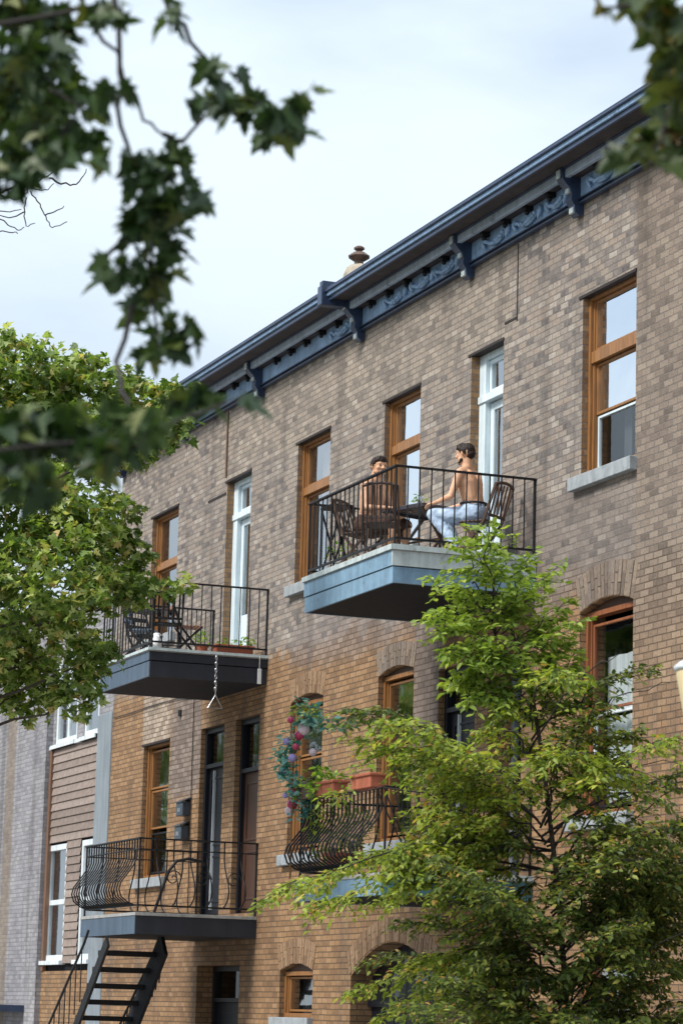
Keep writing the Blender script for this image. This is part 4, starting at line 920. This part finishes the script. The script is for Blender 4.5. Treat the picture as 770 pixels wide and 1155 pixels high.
# ================================================================== FURNITURE
def bistro_chair(name, mat, metal, loc, rz, label, group, slats_vertical=True):
    root = thing(name, loc, label, 'chair', group, rz)
    s = MB()
    for i in range(7): s.box(-.20, .20, -.17+i*.054, -.17+i*.054+.042, .44, .458)
    s.build('seat', mat, root, bevel=.004, local=True)
    b = MB(); tilt = .10
    if slats_vertical:
        for i in range(5): x = -.15+i*.075; b.beam((x, -.195, .50), (x, -.195-tilt, .87), .028, .012, up=(0,1,0))
        b.tube([(-.20, -.30, .86), (-.1, -.315, .885), (0, -.32, .892), (.1, -.315, .885), (.20, -.30, .86)], .02, 8); b.beam((-.19, -.2, .51), (.19, -.2, .51), .02, .035)
    else:
        for z in (.60, .72, .85): b.beam((-.19, -.2-tilt*(z-.5)/.4, z), (.19, -.2-tilt*(z-.5)/.4, z), .015, .06)
    b.build('backrest', mat, root, bevel=.004, local=True)
    for e in (-1, 1):
        MB().beam((e*.205, -.20-tilt, .87), (e*.205, -.14, .44), .022, .03).beam((e*.205, -.14, .44), (e*.205, .22, 0), .022, .03).build('leg', metal, root, local=True)
        MB().beam((e*.180, .18, .44), (e*.180, -.26, 0), .022, .03).build('leg', metal, root, local=True)
    MB().beam((-.2, .12, .12), (.2, .12, .12), .016).beam((-.18, -.16, .12), (.18, -.16, .12), .016).build('stretcher', metal, root, local=True)
    return root
CW = M['chair_wood']
bistro_chair('bistro_chair', CW, CW, (-29.74, -.46, 6.966), yaw_to(-.80, -.60), 'dark slatted folding chair under the man in pale jeans', 'chairs round the upper balcony table')
bistro_chair('bistro_chair', CW, CW, (-31.2, -1.37, 6.966), yaw_to(.8, .6), 'dark slatted folding chair under the man in brown shorts', 'chairs round the upper balcony table')
bistro_chair('bistro_chair', CW, CW, (-30.42, -1.42, 6.966), yaw_to(-.85, .45), 'empty dark slatted folding chair with its back to the railing, beside the table', 'chairs round the upper balcony table')
# table
T = thing('bistro_table', (-30.62, -.82, 6.966), 'dark slatted table standing between the two shirtless men', 'table', None, .35)
t = MB()
for i in range(8): t.box(-.33, .33, -.33+i*.083, -.33+i*.083+.07, .70, .722)
t.box(-.34, .34, -.345, -.325, .67, .715).box(-.34, .34, .335, .355, .67, .715).box(-.36, -.34, -.345, .355, .67, .715).box(.34, .36, -.345, .355, .67, .715)
t.build('tabletop', M['table_top'], T, bevel=.004, local=True)
for e in (-1, 1):
    for f_ in (-1, 1): MB().beam((e*.30, f_*.28, .68), (e*.30, -f_*.28, 0), .028, .03).build('leg', CW, T, local=True)
MB().beam((-.3, 0, .34), (.3, 0, .34), .02).build('stretcher', CW, T, local=True)
pl = MB().lathe((-30.55, -.70, 7.690), [(.07, 0), (.15, .018), (.16, .024), (.14, .022), (.06, .010), (.001, .009)], 24).build('plate', M['whiteplastic'], root=True, smooth=True); tag(pl, 'white plate lying on the table between the men', 'plate')
gl = MB().lathe((-30.42, -.95, 7.690), [(.028, 0), (.034, .11), (.031, .11), (.026, .01)], 16).build('drinking_glass', GM, root=True, smooth=True); tag(gl, 'drinking glass standing on the table near the jeans man', 'glass')

def leaf_cloud(spots, n, size, shape, mat, name, parent, origin, droop=.0, seed=1, flat=.5):
    r = np.random.default_rng(seed)
    P = []; 
    for (x, y, z, rad), k in spots:
        d = r.normal(size=(k, 3)); d /= np.linalg.norm(d, axis=1)[:, None]
        rr = rad*np.cbrt(r.uniform(.12, 1, k)); P.append(np.array([x, y, z])+d*rr[:, None])
    P = np.concatenate(P); return leaves_at(P, size, shape, mat, name, parent, origin, seed, droop, flat)
MAPLE = [(0,-.10),(.06,.0),(.26,-.06),(.22,.06),(.50,.16),(.30,.24),(.46,.48),(.30,.44),(.17,.50),(.17,.66),(.0,1.0),(-.17,.66),(-.17,.50),(-.30,.44),(-.46,.48),(-.30,.24),(-.50,.16),(-.22,.06),(-.26,-.06),(-.06,.0)]
MAPLE5 = [(0,-.05),(.28,-.04),(.50,.2),(.28,.26),(.44,.55),(.18,.52),(0,1.0),(-.18,.52),(-.44,.55),(-.28,.26),(-.50,.2),(-.28,-.04)]
OVAL = [(0,0),(.20,.22),(.24,.5),(.14,.8),(0,1.0),(-.14,.8),(-.24,.5),(-.20,.22)]
def leaves_at(P, size, shape, mat, name, parent, origin, seed=1, droop=0.0, flat=.5, axis=None):
    """one polygon fan per leaf, folded along the midrib and curled; droop tips the leaf blades downward"""
    r = np.random.default_rng(seed+77); n = len(P); sh = np.array(shape); k = len(sh)
    yawv = r.uniform(0, 2*np.pi, n)
    ax = np.stack([np.cos(yawv), np.sin(yawv), r.normal(-droop, .45, n)], 1)
    if axis is not None: ax = axis + r.normal(0, .35, (n, 3))
    ax /= np.linalg.norm(ax, axis=1)[:, None]
    up = np.stack([r.normal(0, flat, n), r.normal(0, flat, n), np.ones(n)], 1)
    sx = np.cross(ax, up); sx /= np.linalg.norm(sx, axis=1)[:, None]; nn = np.cross(sx, ax)
    sz = size*r.uniform(.55, 1.25, n)
    fold = r.uniform(.05, .5, n); curl = r.uniform(-.1, .35, n)
    V = np.empty((n, k+1, 3))
    cpt = np.array([0, .38])
    for j in range(k):
        a, b = sh[j]; V[:, j] = P + sz[:, None]*(sx*a + ax*b + nn*(np.abs(a)*fold - curl*b*b)[:, None])
    V[:, k] = P + sz[:, None]*(ax*cpt[1] - nn*(curl*.14)[:, None])
    base = (np.arange(n)*(k+1))[:, None]
    tri = np.array([[j, (j+1) % k, k] for j in range(k)]).ravel()
    F = (base + tri[None, :]).ravel()
    return np_mesh(name, V.reshape(-1, 3), F, np.full(n*k, 3), mat, parent, origin)

def pot_plant(loc, label, kind_mat, leafm, h=.22, r=.11, spread=.2, n=120, size=.07, name='potted_plant'):
    root = thing(name, loc, label, 'plant')
    p = MB(); p.lathe((0,0,0), [(r*.65, 0), (r*.95, h*.85), (r*1.08, h*.85), (r*1.08, h), (r*.92, h), (r*.85, h*.8), (.001, h*.8)], 20); p.build('pot', kind_mat, root, local=True, smooth=False)
    leaf_cloud([((loc[0], loc[1], loc[2]+h+spread*.6, spread), n)], 0, size, OVAL, leafm, 'foliage', root, loc, seed=int(abs(loc[0]*100)) % 97)
    return root
pot_plant((-30.78, -.80, 7.690), 'small green plant standing on the table near the window', M['darkmetal'], M['leaf_pot'], .07, .05, .10, 60, .05)
# tall narrow black stand with a pale bottle by the far end of the railing
s = thing('side_table', (-31.72, -1.5, 6.966), 'small black folding side table at the far end of the upper balcony', 'side table')
MB().box(-.20, .20, -.14, .14, .84, .865).build('tabletop', M['darkmetal'], s, local=True)
for e in (-1, 1): 
    MB().beam((e*.18, -.13, .85), (e*.18, .13, 0), .02).build('leg', M['darkmetal'], s, local=True); MB().beam((e*.18, .13, .85), (e*.18, -.13, 0), .02).build('leg', M['darkmetal'], s, local=True)
pot_plant((-31.72, -1.45, 6.967), 'trailing green plant in a white pot under the black side table', M['whiteplastic'], M['leaf_pot'], .2, .1, .16, 70, .06)

# ---- furniture on the left upper balcony
zL = 6.831
bistro_chair('garden_chair', M['chair_tan'], M['darkmetal'], (-39.15, -.95, zL), yaw_to(.15, 1), 'black iron chair with red brown slats nearest the white door', None, False)
bistro_chair('garden_chair', M['darkmetal'], M['darkmetal'], (-39.0, -1.32, zL), yaw_to(-1, .2), 'all black metal chair in the middle of the slate balcony', None, True)
bistro_chair('garden_chair', M['chair_blue'], M['darkmetal'], (-39.9, -1.40, zL), yaw_to(.5, .8), 'blue grey slatted chair beside the leaves of the street tree', None, False)
bistro_chair('garden_chair', M['darkmetal'], M['darkmetal'], (-40.45, -1.2, zL), yaw_to(.9, .3), 'black slatted chair half hidden behind the street tree leaves', None, False)
T2 = thing('garden_table', (-39.5, -1.3, zL), 'round black iron table on the slate balcony among the chairs', 'table')
MB().lathe((0,0,.68), [(.001, 0), (.30, 0), (.31, .012), (.30, .025), (.001, .025)], 28).build('tabletop', M['table_top'], T2, local=True)
for k_ in range(3):
    a = k_*2.094; MB().tube([(.05*math.cos(a), .05*math.sin(a), .68), (.06*math.cos(a), .06*math.sin(a), .3), (.28*math.cos(a), .28*math.sin(a), 0)], .011, 6).build('leg', M['darkmetal'], T2, local=True)
wj = MB().lathe((-38.48, -1.62, zL), [(.06, 0), (.075, .05), (.07, .14), (.045, .18), (.05, .23), (.03, .24)], 18)
wj.tube([(-38.48+.05, -1.62, zL+.2), (-38.48+.11, -1.62, zL+.17), (-38.48+.07, -1.62, zL+.06)], .01, 6); tag(wj.build('watering_jug', M['whiteplastic'], root=True, smooth=True), 'white jug standing in the corner of the slate balcony', 'jug')
root = thing('flower_planter', (-38.55, -.45, zL), 'low terracotta planter with a little green by the white door', 'planter')
MB().box(-.09, .09, -.28, .28, 0, .13).box(-.11, .11, -.30, .30, .11, .15).build('trough', M['terracotta'], root, bevel=.01, local=True)
leaf_cloud([((-38.55, -.62, zL+.2, .08), 30), ((-38.55, -.25, zL+.22, .10), 45), ((-38.55, -.45, zL+.18, .07), 20)], 0, .07, OVAL, M['leaf_pot'], 'foliage', root, (-38.55, -.45, zL), seed=5)
pot_plant((-38.75, -.85, zL), 'bright green plant in a small pot left of the terracotta planter', M['terracotta'], M['leaf_pot'], .16, .09, .13, 70, .07)
# hanging triangle chime and tag
tc = MB(); pts = [(-38.26, -.79, 6.80), (-38.26, -.785, 6.62), (-38.26, -.80, 6.48), (-38.26, -.78, 6.36), (-38.26, -.79, 6.22)]
tc.tube(pts, .006, 5)
for i in range(6): z = 6.75-.09*i; tc.tube([(-38.26, -.79+.016*math.cos(a), z+.03*math.sin(a)) for a in [q*math.pi/5 for q in range(11)]], .004, 4)
tc.tube([(-38.26, -.79, 6.22), (-38.26, -.90, 6.03), (-38.26, -.68, 6.03), (-38.26, -.785, 6.215)], .008, 6)
tag(tc.build('triangle_chime', M['chrome'], root=True), 'thin metal triangle chime hanging on a chain under the slate balcony', 'wind chime')
tg = MB().box(-38.265, -38.255, -.165, -.11, 6.42, 6.64).tube([(-38.26, -.14, 6.82), (-38.26, -.14, 6.64)], .003, 4)
tag(tg.build('hanging_tag', M['curtain'], root=True), 'small pale strip hanging at the wall end of the slate balcony', 'tag')
# mailboxes
for x, z, lb in ((-41.78, 4.74, 'upper of the two dark mailboxes on the wall left of the black door'), (-41.82, 4.38, 'lower of the two dark mailboxes on the wall left of the black door')):
    r_ = thing('mailbox', (x, -.01, z), lb, 'mailbox', 'mailboxes by the black door')
    MB().box(-.17, .17, -.13, 0, 0, .21).build('box', M['mailbox'], r_, bevel=.015, local=True)
    mm = MB(); s0 = len(mm.v); mm.v += [(-.18,-.15,.20),(.18,-.15,.20),(.18,.005,.27),(-.18,.005,.27),(-.18,-.15,.215),(.18,-.15,.215),(.18,.005,.285),(-.18,.005,.285)]
    for f in ((0,3,2,1),(4,5,6,7),(0,1,5,4),(1,2,6,5),(2,3,7,6),(3,0,4,7)): mm.f.append(f); mm.m.append(0)
    mm.build('lid', M['mailbox'], r_, local=True)
    MB().box(-.07, .07, -.135, -.129, .06, .12).build('label_plate', M['chrome'], r_, local=True)

# ---- middle balcony: planters and the garland
for k_, (x, y, mt, lb, nl, lm) in enumerate(((-30.75, -1.84, M['terracotta'], 'terracotta window box hooked on the ironwork with lime green leaves spilling over', 150, M['leaf_pot']),
                                   (-29.6, -1.84, M['terracotta'], 'reddish plastic window box nearest the balcony corner', 25, M['leaf_pot']), (-31.3, -1.84, M['rust'], 'brown basket of dry stems hooked on the ironwork beside the garland', 40, M['leaf_spray']))):
    r_ = thing('window_box', (x, y, 4.26), lb, 'planter', 'planters along the blue balcony railing')
    MB().box(-.30, .30, -.09, .09, 0, .15).box(-.32, .32, -.11, .11, .13, .165).build('trough', mt, r_, bevel=.01, local=True)
    sp = [((x-.15, y-.05, 4.50, .13), nl//2), ((x-.28, y-.12, 4.36, .11), nl//3), ((x+.15, y, 4.46, .10), nl//4)]
    leaf_cloud(sp, 0, .085, OVAL, lm, 'foliage', r_, (x, y, 4.26), droop=.4, seed=9+k_)
gr = thing('garland', (-31.75, -1.95, 3.34), 'teal artificial garland with pink and white baubles on a thin pole at the balcony corner', 'garland')
MB().tube([(-31.75, -1.95, 3.34), (-31.75, -1.95, 5.35)], .012, 6).build('pole', M['woodframe'], gr)
sp = []
for i in range(26):
    t = i/25; z = 4.12+1.25*t; sp.append(((-31.72+.12*math.sin(t*9)+rnd.uniform(-.06,.06), -1.95+.10*math.cos(t*7)+rnd.uniform(-.06,.06), z, .12), 20))
for i in range(8): t = i/7; sp.append(((-31.5+.85*t*.36, -1.95+.5*t, 5.22-.1*t, .08), 14))
leaf_cloud(sp, 0, .105, OVAL, M['leaf_teal'], 'foliage', gr, (-31.75, -1.95, 3.34), seed=21)
for x, y, z, rr, c_ in ((-31.72, -1.86, 4.45, .08, 'w'), (-31.78, -1.90, 4.37, .075, 'p'), (-31.80, -1.93, 4.22, .065, 'p'), (-31.83, -1.95, 4.14, .06, 'w'), (-31.62, -1.88, 5.10, .075, 'w'), (-31.66, -1.92, 5.03, .06, 'p'), (-31.5, -1.8, 4.82, .05, 'w'), (-31.6, -2.02, 4.75, .05, 'v'), (-31.7, -2.06, 4.95, .045, 'v'), (-31.55, -2.0, 4.88, .04, 'p'), (-31.8, -2.05, 4.6, .04, 'v'), (-31.62, -2.05, 5.2, .04, 'p'), (-31.8, -2.02, 4.32, .035, 'v')):
    MB().ball((x, y, z), rr, seg=14, ring=10).build('bauble', {'w': M['bauble_white'], 'p': M['bauble_pink'], 'v': M['violet']}[c_], gr, smooth=True)
pot_plant((-31.2, -1.55, 3.335), 'leafy shrub in a pot behind the ironwork of the blue balcony', M['terracotta'], M['leaf_spray'], .3, .17, .42, 420, .09)

# ================================================================== TREES
def limb(pts, r0, r1, name, mat, parent, seg=8):
    k = len(pts); m = MB().tube(pts, [r0+(r1-r0)*i/(k-1) for i in range(k)], seg)
    return m.build(name, mat, parent, smooth=True)
def bez(a, b, lift, n=8, wob=0.0):
    a = Vector(a); b = Vector(b); o = []
    for i in range(n+1):
        t = i/n; p = a.lerp(b, t) + Vector((0, 0, lift*4*t*(1-t)))
        if 0 < i < n: p += Vector((rnd.uniform(-wob, wob), rnd.uniform(-wob, wob), rnd.uniform(-wob, wob)))
        o.append(tuple(p))
    return o
# --- street tree at the left
TL = (-32.0, -7.0, 0)
tree = thing('street_tree', TL, 'bushy light green maple street tree covering the left of the brick facade', 'tree')
limb([(-32.0, -7.0, 0), (-31.95, -6.95, 2.2), (-31.9, -6.9, 4.0), (-31.85, -6.8, 6.2), (-31.8, -6.6, 8.3)], .19, .06, 'trunk', M['bark'], tree, 12)
rg = np.random.default_rng(3)
for (x, y, z, r_) in LEFT_CROWN:
    zs = max(4.6, z-.7); limb(bez((-31.9, -6.88, zs), (x, y, z), -.15, 7, .06), .035, .008, 'branch', M['bark'], tree, 6)
spots = []
for (x, y, z, r_) in LEFT_CROWN:
    k = int(230*r_*r_)+12
    d = rg.normal(size=(k, 3)); d /= np.linalg.norm(d, axis=1)[:, None]; rr = r_*np.cbrt(rg.uniform(.1, 1.15, k))
    for q in range(k): spots.append(((x+d[q,0]*rr[q], y+d[q,1]*rr[q], z+d[q,2]*rr[q]*.95, rg.uniform(.07, .15)), int(rg.integers(7, 13))))
for s_ in LEFT_SPRIG: spots.append((s_, 26))
leaf_cloud(spots, 0, .115, MAPLE5, M['leaf_tree'], 'crown', tree, TL, droop=.5, seed=4, flat=.6)
limb(bez((-30.9, -4.7, 6.2), LEFT_SPRIG[0][:3], .05, 5), .015, .006, 'branch', M['twig'], tree, 5)

# unseen street trees added across the road to darken reflections in the lower windows
for i, xx in enumerate((-58, -67, -77, -86, -96)):
    c = copy_tree(tree); c.location = (xx, -17.5, 0); c.rotation_euler.z = 1.3*i+.4; c.scale = (1.25,)*3
    c['label'] = 'unseen street tree across the road, added for window reflections'; c['group'] = 'unseen trees added for window reflections'

# --- young tree in front of the lower balconies
TY = (YOUNG_TRUNK[0][0], YOUNG_TRUNK[0][1], 0)
young = thing('young_tree', TY, 'slender young tree with drooping sprays and lime green top shoots before the blue balcony', 'tree')
limb([TY] + YOUNG_TRUNK[1:], .032, .006, 'trunk', M['bark'], young, 10)
rg = np.random.default_rng(8)
LP = {0: [], 1: [], 2: []}; LA = {0: [], 1: [], 2: []}
tw = MB()
for (sx, sy, sz, ex, ey, ez, kk) in YOUNG_SPRAYS:
    kk = int(kk); S_ = Vector((sx, sy, sz)); E_ = Vector((ex, ey, ez)); L_ = (E_-S_).length
    S_ = S_ - Vector((0, 0, min(.7, L_*.4))) if kk == 0 or S_.z > 3.6 else S_
    path = [Vector(p) for p in bez(S_, E_, (.10 if kk != 1 else .02)*L_, 10, .045)]
    limb([tuple(p) for p in path], .011 if L_ > .7 else .007, .003, 'branch', M['twig'], young, 5)
    D = (E_-S_).normalized(); Hs = Vector((-D.y, D.x, 0)); Hs = Hs.normalized() if Hs.length > .05 else Vector((1, 0, 0))
    nt = max(4, int(L_/.06))
    for i in range(nt+1):
        t = .16+.84*i/nt; f = t*10; i0 = min(9, int(f)); p = path[i0].lerp(path[i0+1], f-i0)
        for s_ in (-1, 1):
            if rg.random() < (.08 if kk == 1 else .12): continue
            if kk != 1 and mnoise.noise(p*1.5 + Vector((3.1, 7.7, 1.3))) < (-.12 if p.z > 3.3 else -.32): continue
            tl = ((.50*(1-t)+.13)*min(1.5, .5+L_*.45))*rg.uniform(.5, 1.15)
            if kk == 1: tl *= .8
            dv = (D*rg.uniform(.5, 1.0) + Hs*s_*rg.uniform(.5, 1.1) + Vector((0, 0, rg.uniform(-.55, .25 if kk != 1 else .5)))).normalized()
            q0 = p; n = max(3, int(tl/.034)); pts = [tuple(p)]
            for j in range(1, n+1):
                u = j/n; q = p + dv*tl*u + Vector((0, 0, -.28*tl*u*u)); pts.append(tuple(q))
                for e in (-1, 1):
                    side = dv.cross(Vector((0, 0, 1))).normalized()*e
                    LP[kk].append(q + side*.008 + Vector(rg.normal(0, .012, 3))); LA[kk].append(dv*.6+side*.9+Vector((0, 0, -.35)))
            tw.tube(pts[::max(1, n//3)] if n > 3 else pts, .0025, 3)
tw.build('twigs', M['twig'], young)
for kk, (mt, sz_) in {0: (M['leaf_young_shaded'], .062), 1: (M['leaf_shoot_lit'], .075), 2: (M['leaf_spray'], .062)}.items():
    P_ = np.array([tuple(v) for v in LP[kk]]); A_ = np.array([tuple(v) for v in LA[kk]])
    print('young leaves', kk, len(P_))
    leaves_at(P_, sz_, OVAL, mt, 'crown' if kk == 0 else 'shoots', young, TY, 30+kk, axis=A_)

# --- maple beside the camera, hanging into the top of the view
TM = (-9.6, -12.9, 0)
TM = (-9.2, -14.6, 0)
maple = thing('maple_tree', TM, 'near maple whose dark blurred boughs hang across the top and left of the view', 'tree')
limb([TM, (-9.2, -14.6, 2.5), (-9.1, -14.5, 4.6), (-8.9, -14.1, 5.6), (-8.4, -13.3, 6.2)], .24, .10, 'trunk', M['bark'], maple, 14)
limb(bez((-8.9, -14.1, 5.6), (-7.3, -12.1, 5.15), .2, 8, .04), .06, .03, 'branch', M['bark'], maple)
limb(bez((-8.4, -13.3, 6.2), (-6.9, -10.2, 5.3), .3, 10, .04), .07, .03, 'branch', M['bark'], maple)
limb(bez((-9.1, -14.5, 4.4), MAPLE_TWIGS[5][0], .1, 8, .02), .04, .006, 'branch', M['bark'], maple)
for t_ in MAPLE_TWIGS:
    pts = []
    for a, b in zip(t_[:-1], t_[1:]): pts += [tuple(Vector(a).lerp(Vector(b), u)+Vector((rnd.uniform(-.006,.006),)*3)) for u in (0, .33, .66)]
    pts.append(t_[-1]); limb(pts, .0085 if t_ is not MAPLE_TWIGS[5] else .005, .0035, 'branch', M['twig'], maple, 6)
for a, b in (((-7.3, -12.1, 5.15), MAPLE_TWIGS[0][0]), ((-7.3, -12.1, 5.15), MAPLE_TWIGS[1][0]), ((-7.4, -12.1, 5.1), MAPLE_TWIGS[2][0]), ((-7.6, -12.4, 5.15), MAPLE_TWIGS[8][0]), ((-6.9, -10.2, 5.3), MAPLE_TWIGS[6][0]), ((-7.6, -12.4, 5.15), MAPLE_TWIGS[10][0])):
    limb(bez(a, b, .03, 6, .01), .02, .009, 'branch', M['bark'], maple, 7)
def mspots(L_, k): return [((x, y, z, r_*.8), max(2, int(k*r_*r_))) for x, y, z, r_ in L_]
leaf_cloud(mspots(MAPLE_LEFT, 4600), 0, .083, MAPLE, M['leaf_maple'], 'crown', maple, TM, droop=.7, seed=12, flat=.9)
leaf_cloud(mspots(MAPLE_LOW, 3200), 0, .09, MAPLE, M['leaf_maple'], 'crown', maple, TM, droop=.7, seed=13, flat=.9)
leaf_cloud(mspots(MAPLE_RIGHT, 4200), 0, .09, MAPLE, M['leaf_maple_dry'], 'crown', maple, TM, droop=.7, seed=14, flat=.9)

# --- bare tree further along the street, only twigs reach the view
TB = (-26.2, -12.2, 0)
bare = thing('bare_tree', TB, 'bare leafless twigs against the sky behind the maple leaves at upper left', 'tree')
limb([TB, (-26.15, -12.1, 3), (-26.0, -11.7, 6), (-25.6, -11.0, 8.4)], .14, .045, 'trunk', M['bark'], bare, 10)
def smooth_path(P_):
    P_ = [Vector(p) for p in P_]; o = []
    for i in range(len(P_)-1):
        p0, p1, p2, p3 = P_[max(i-1, 0)], P_[i], P_[i+1], P_[min(i+2, len(P_)-1)]
        for k in range(4):
            u = k/4; o.append(tuple(.5*((2*p1)+(p2-p0)*u+(2*p0-5*p1+4*p2-p3)*u*u+(3*p1-p0-3*p2+p3)*u**3)+Vector((rnd.uniform(-.008,.008), rnd.uniform(-.008,.008), rnd.uniform(-.012,.012)))))
    return o + [tuple(P_[-1])]
for i, t_ in enumerate(BARE_TWIGS):
    t_ = smooth_path(t_)
    limb(t_, .016 if i == 0 else .011 if i < 3 else .007, .004, 'branch', M['twig'], bare, 5)
for i in (0, 1, 7, 8, 10): limb(bez((-25.6, -11.0, 8.36), BARE_TWIGS[i][0], .1, 6, .04), .045, .014, 'branch', M['twig'], bare, 6)

# ================================================================== STREET LAMP
SL = (-13.21, -6.375, 0)
lamp = thing('street_lamp', SL, 'cream glass post-top street lamp cut off by the right edge of the picture', 'street lamp')
MB().lathe((0,0,0), [(.16, 0), (.16, .12), (.10, .22), (.07, .6), (.055, 1.2), (.05, 2.9), (.07, 3.0), (.09, 3.06), (.05, 3.1)], 20).build('post', M['darkmetal'], lamp, local=True, smooth=True)
MB().lathe((0,0,0), [(.08, 3.08), (.11, 3.16), (.15, 3.36), (.185, 3.55), (.18, 3.57)], 28).build('lamp_glass', M['lampglass'], lamp, local=True, smooth=True)
MB().lathe((0,0,0), [(.19, 3.565), (.20, 3.585), (.17, 3.61), (.10, 3.64), (.04, 3.67), (.03, 3.70)], 28).build('lamp_cap', M['whiteframe'], lamp, local=True, smooth=True)

# ================================================================== GROUND AND STREET
def sheet(name, x0, x1, y0, y1, z, mat):
    return tag(MB().q([(x0, y0, z), (x1, y0, z), (x1, y1, z), (x0, y1, z)]).build(name, mat), kind='structure')
sheet('ground', -600, 400, -500, 500, -.02, M['soil'])
sheet('road', -300, 200, -11.4, -7.6, -.012, M['asphalt'])
tag(MB().box(-300, 200, -7.6, -7.45, -.015, .12).box(-300, 200, -11.55, -11.4, -.015, .12).build('kerb', M['sill']), kind='structure')
tag(MB().box(-300, 200, -7.45, -.01, -.015, .10).box(-300, 200, -16, -11.55, -.015, .10).build('pavement', M['concrete']), kind='structure')
rm = MB()
for i in range(60): rm.q([(-120+i*3.2, -9.53, -.006), (-118.4+i*3.2, -9.53, -.006), (-118.4+i*3.2, -9.43, -.006), (-120+i*3.2, -9.43, -.006)])
tag(rm.build('road_marking', M['roadpaint']), kind='structure')

# ================================================================== SKY, SUN, CAMERA
SUN_EL, SUN_AZ = R(46), R(172)      # direction towards the sun: azimuth measured from +Y clockwise
w = bpy.data.worlds.new('World'); scene.world = w; w.use_nodes = True; nt = w.node_tree; nt.nodes.clear()
def N(t, **k):
    x = nt.nodes.new(t)
    for a, b in k.items(): setattr(x, a, b)
    return x
out = N('ShaderNodeOutputWorld'); bg = N('ShaderNodeBackground'); bg.inputs['Strength'].default_value = SKY_STR
sky = N('ShaderNodeTexSky', sky_type='NISHITA'); sky.sun_disc = False; sky.sun_elevation = SUN_EL; sky.sun_rotation = SUN_AZ; sky.air_density = 1.0; sky.dust_density = 1.5; sky.ozone_density = 1.5
tc_ = N('ShaderNodeTexCoord'); mp = N('ShaderNodeMapping'); mp.inputs['Scale'].default_value = (1, 1, 2.6); nt.links.new(tc_.outputs['Generated'], mp.inputs[0])
nz = N('ShaderNodeTexNoise'); nz.inputs['Scale'].default_value = 2.6; nz.inputs['Detail'].default_value = 6; nz.inputs['Roughness'].default_value = .5; nt.links.new(mp.outputs[0], nz.inputs['Vector'])
cr = N('ShaderNodeMapRange', interpolation_type='SMOOTHSTEP'); cr.inputs[1].default_value = .33; cr.inputs[2].default_value = .62; cr.inputs[3].default_value = .45; cr.inputs[4].default_value = 1.0; nt.links.new(nz.outputs['Fac'], cr.inputs[0])
# cloud layer: thin bright overcast, brighter towards the zenith
sp_ = N('ShaderNodeSeparateXYZ'); nt.links.new(tc_.outputs['Generated'], sp_.inputs[0])
zr_ = N('ShaderNodeMapRange'); zr_.inputs[1].default_value = 0; zr_.inputs[2].default_value = 1; zr_.inputs[3].default_value = 1.0; zr_.inputs[4].default_value = 2.6; nt.links.new(sp_.outputs[2], zr_.inputs[0])
vm = N('ShaderNodeVectorMath', operation='SCALE'); vm.inputs[0].default_value = CLOUD; nt.links.new(zr_.outputs[0], vm.inputs[3])
mx = N('ShaderNodeMix', data_type='RGBA'); nt.links.new(cr.outputs[0], mx.inputs[0]); nt.links.new(sky.outputs[0], mx.inputs[6]); nt.links.new(vm.outputs[0], mx.inputs[7])
nt.links.new(mx.outputs[2], bg.inputs[0]); nt.links.new(bg.outputs[0], out.inputs[0])
sl = bpy.data.lights.new('sun', 'SUN'); sl.energy = SUN_E; sl.angle = R(SUN_ANG); sl.color = (1, .95, .88)
so = bpy.data.objects.new('sun', sl); COL.objects.link(so); so.location = (-20, -20, 30)
sd_ = Vector((math.sin(SUN_AZ)*math.cos(SUN_EL), math.cos(SUN_AZ)*math.cos(SUN_EL), math.sin(SUN_EL)))
so.rotation_euler = (-sd_).to_track_quat('-Z', 'Y').to_euler()

cam = bpy.data.cameras.new('camera'); co = bpy.data.objects.new('camera', cam); COL.objects.link(co); scene.camera = co
cam.sensor_fit = 'VERTICAL'; cam.sensor_height = 36; cam.sensor_width = 24; cam.lens = 100.12; cam.clip_start = .1; cam.clip_end = 3000
Fv = Vector((-0.92009795, 0.34985034, 0.17613775)); Rv = Vector((0.35977456, 0.93265118, 0.02690794)); Uv = Vector((0.15486133, -0.08812782, 0.98399769))
co.matrix_world = Matrix(((Rv.x, Uv.x, -Fv.x, 0), (Rv.y, Uv.y, -Fv.y, -13.5), (Rv.z, Uv.z, -Fv.z, 1.7), (0, 0, 0, 1)))
cam.dof.use_dof = True; cam.dof.focus_distance = 34; cam.dof.aperture_fstop = 4.8; cam.dof.aperture_blades = 0

scene.render.engine = 'CYCLES'
scene.view_settings.view_transform = 'Standard'; scene.view_settings.look = 'None'; scene.view_settings.gamma = 1; scene.view_settings.exposure = EXPO; scene.view_settings.use_curve_mapping = False
scene.cycles.max_bounces = 8; scene.cycles.transparent_max_bounces = 8
scene.render.resolution_x = 682; scene.render.resolution_y = 1024; scene.render.resolution_percentage = 100
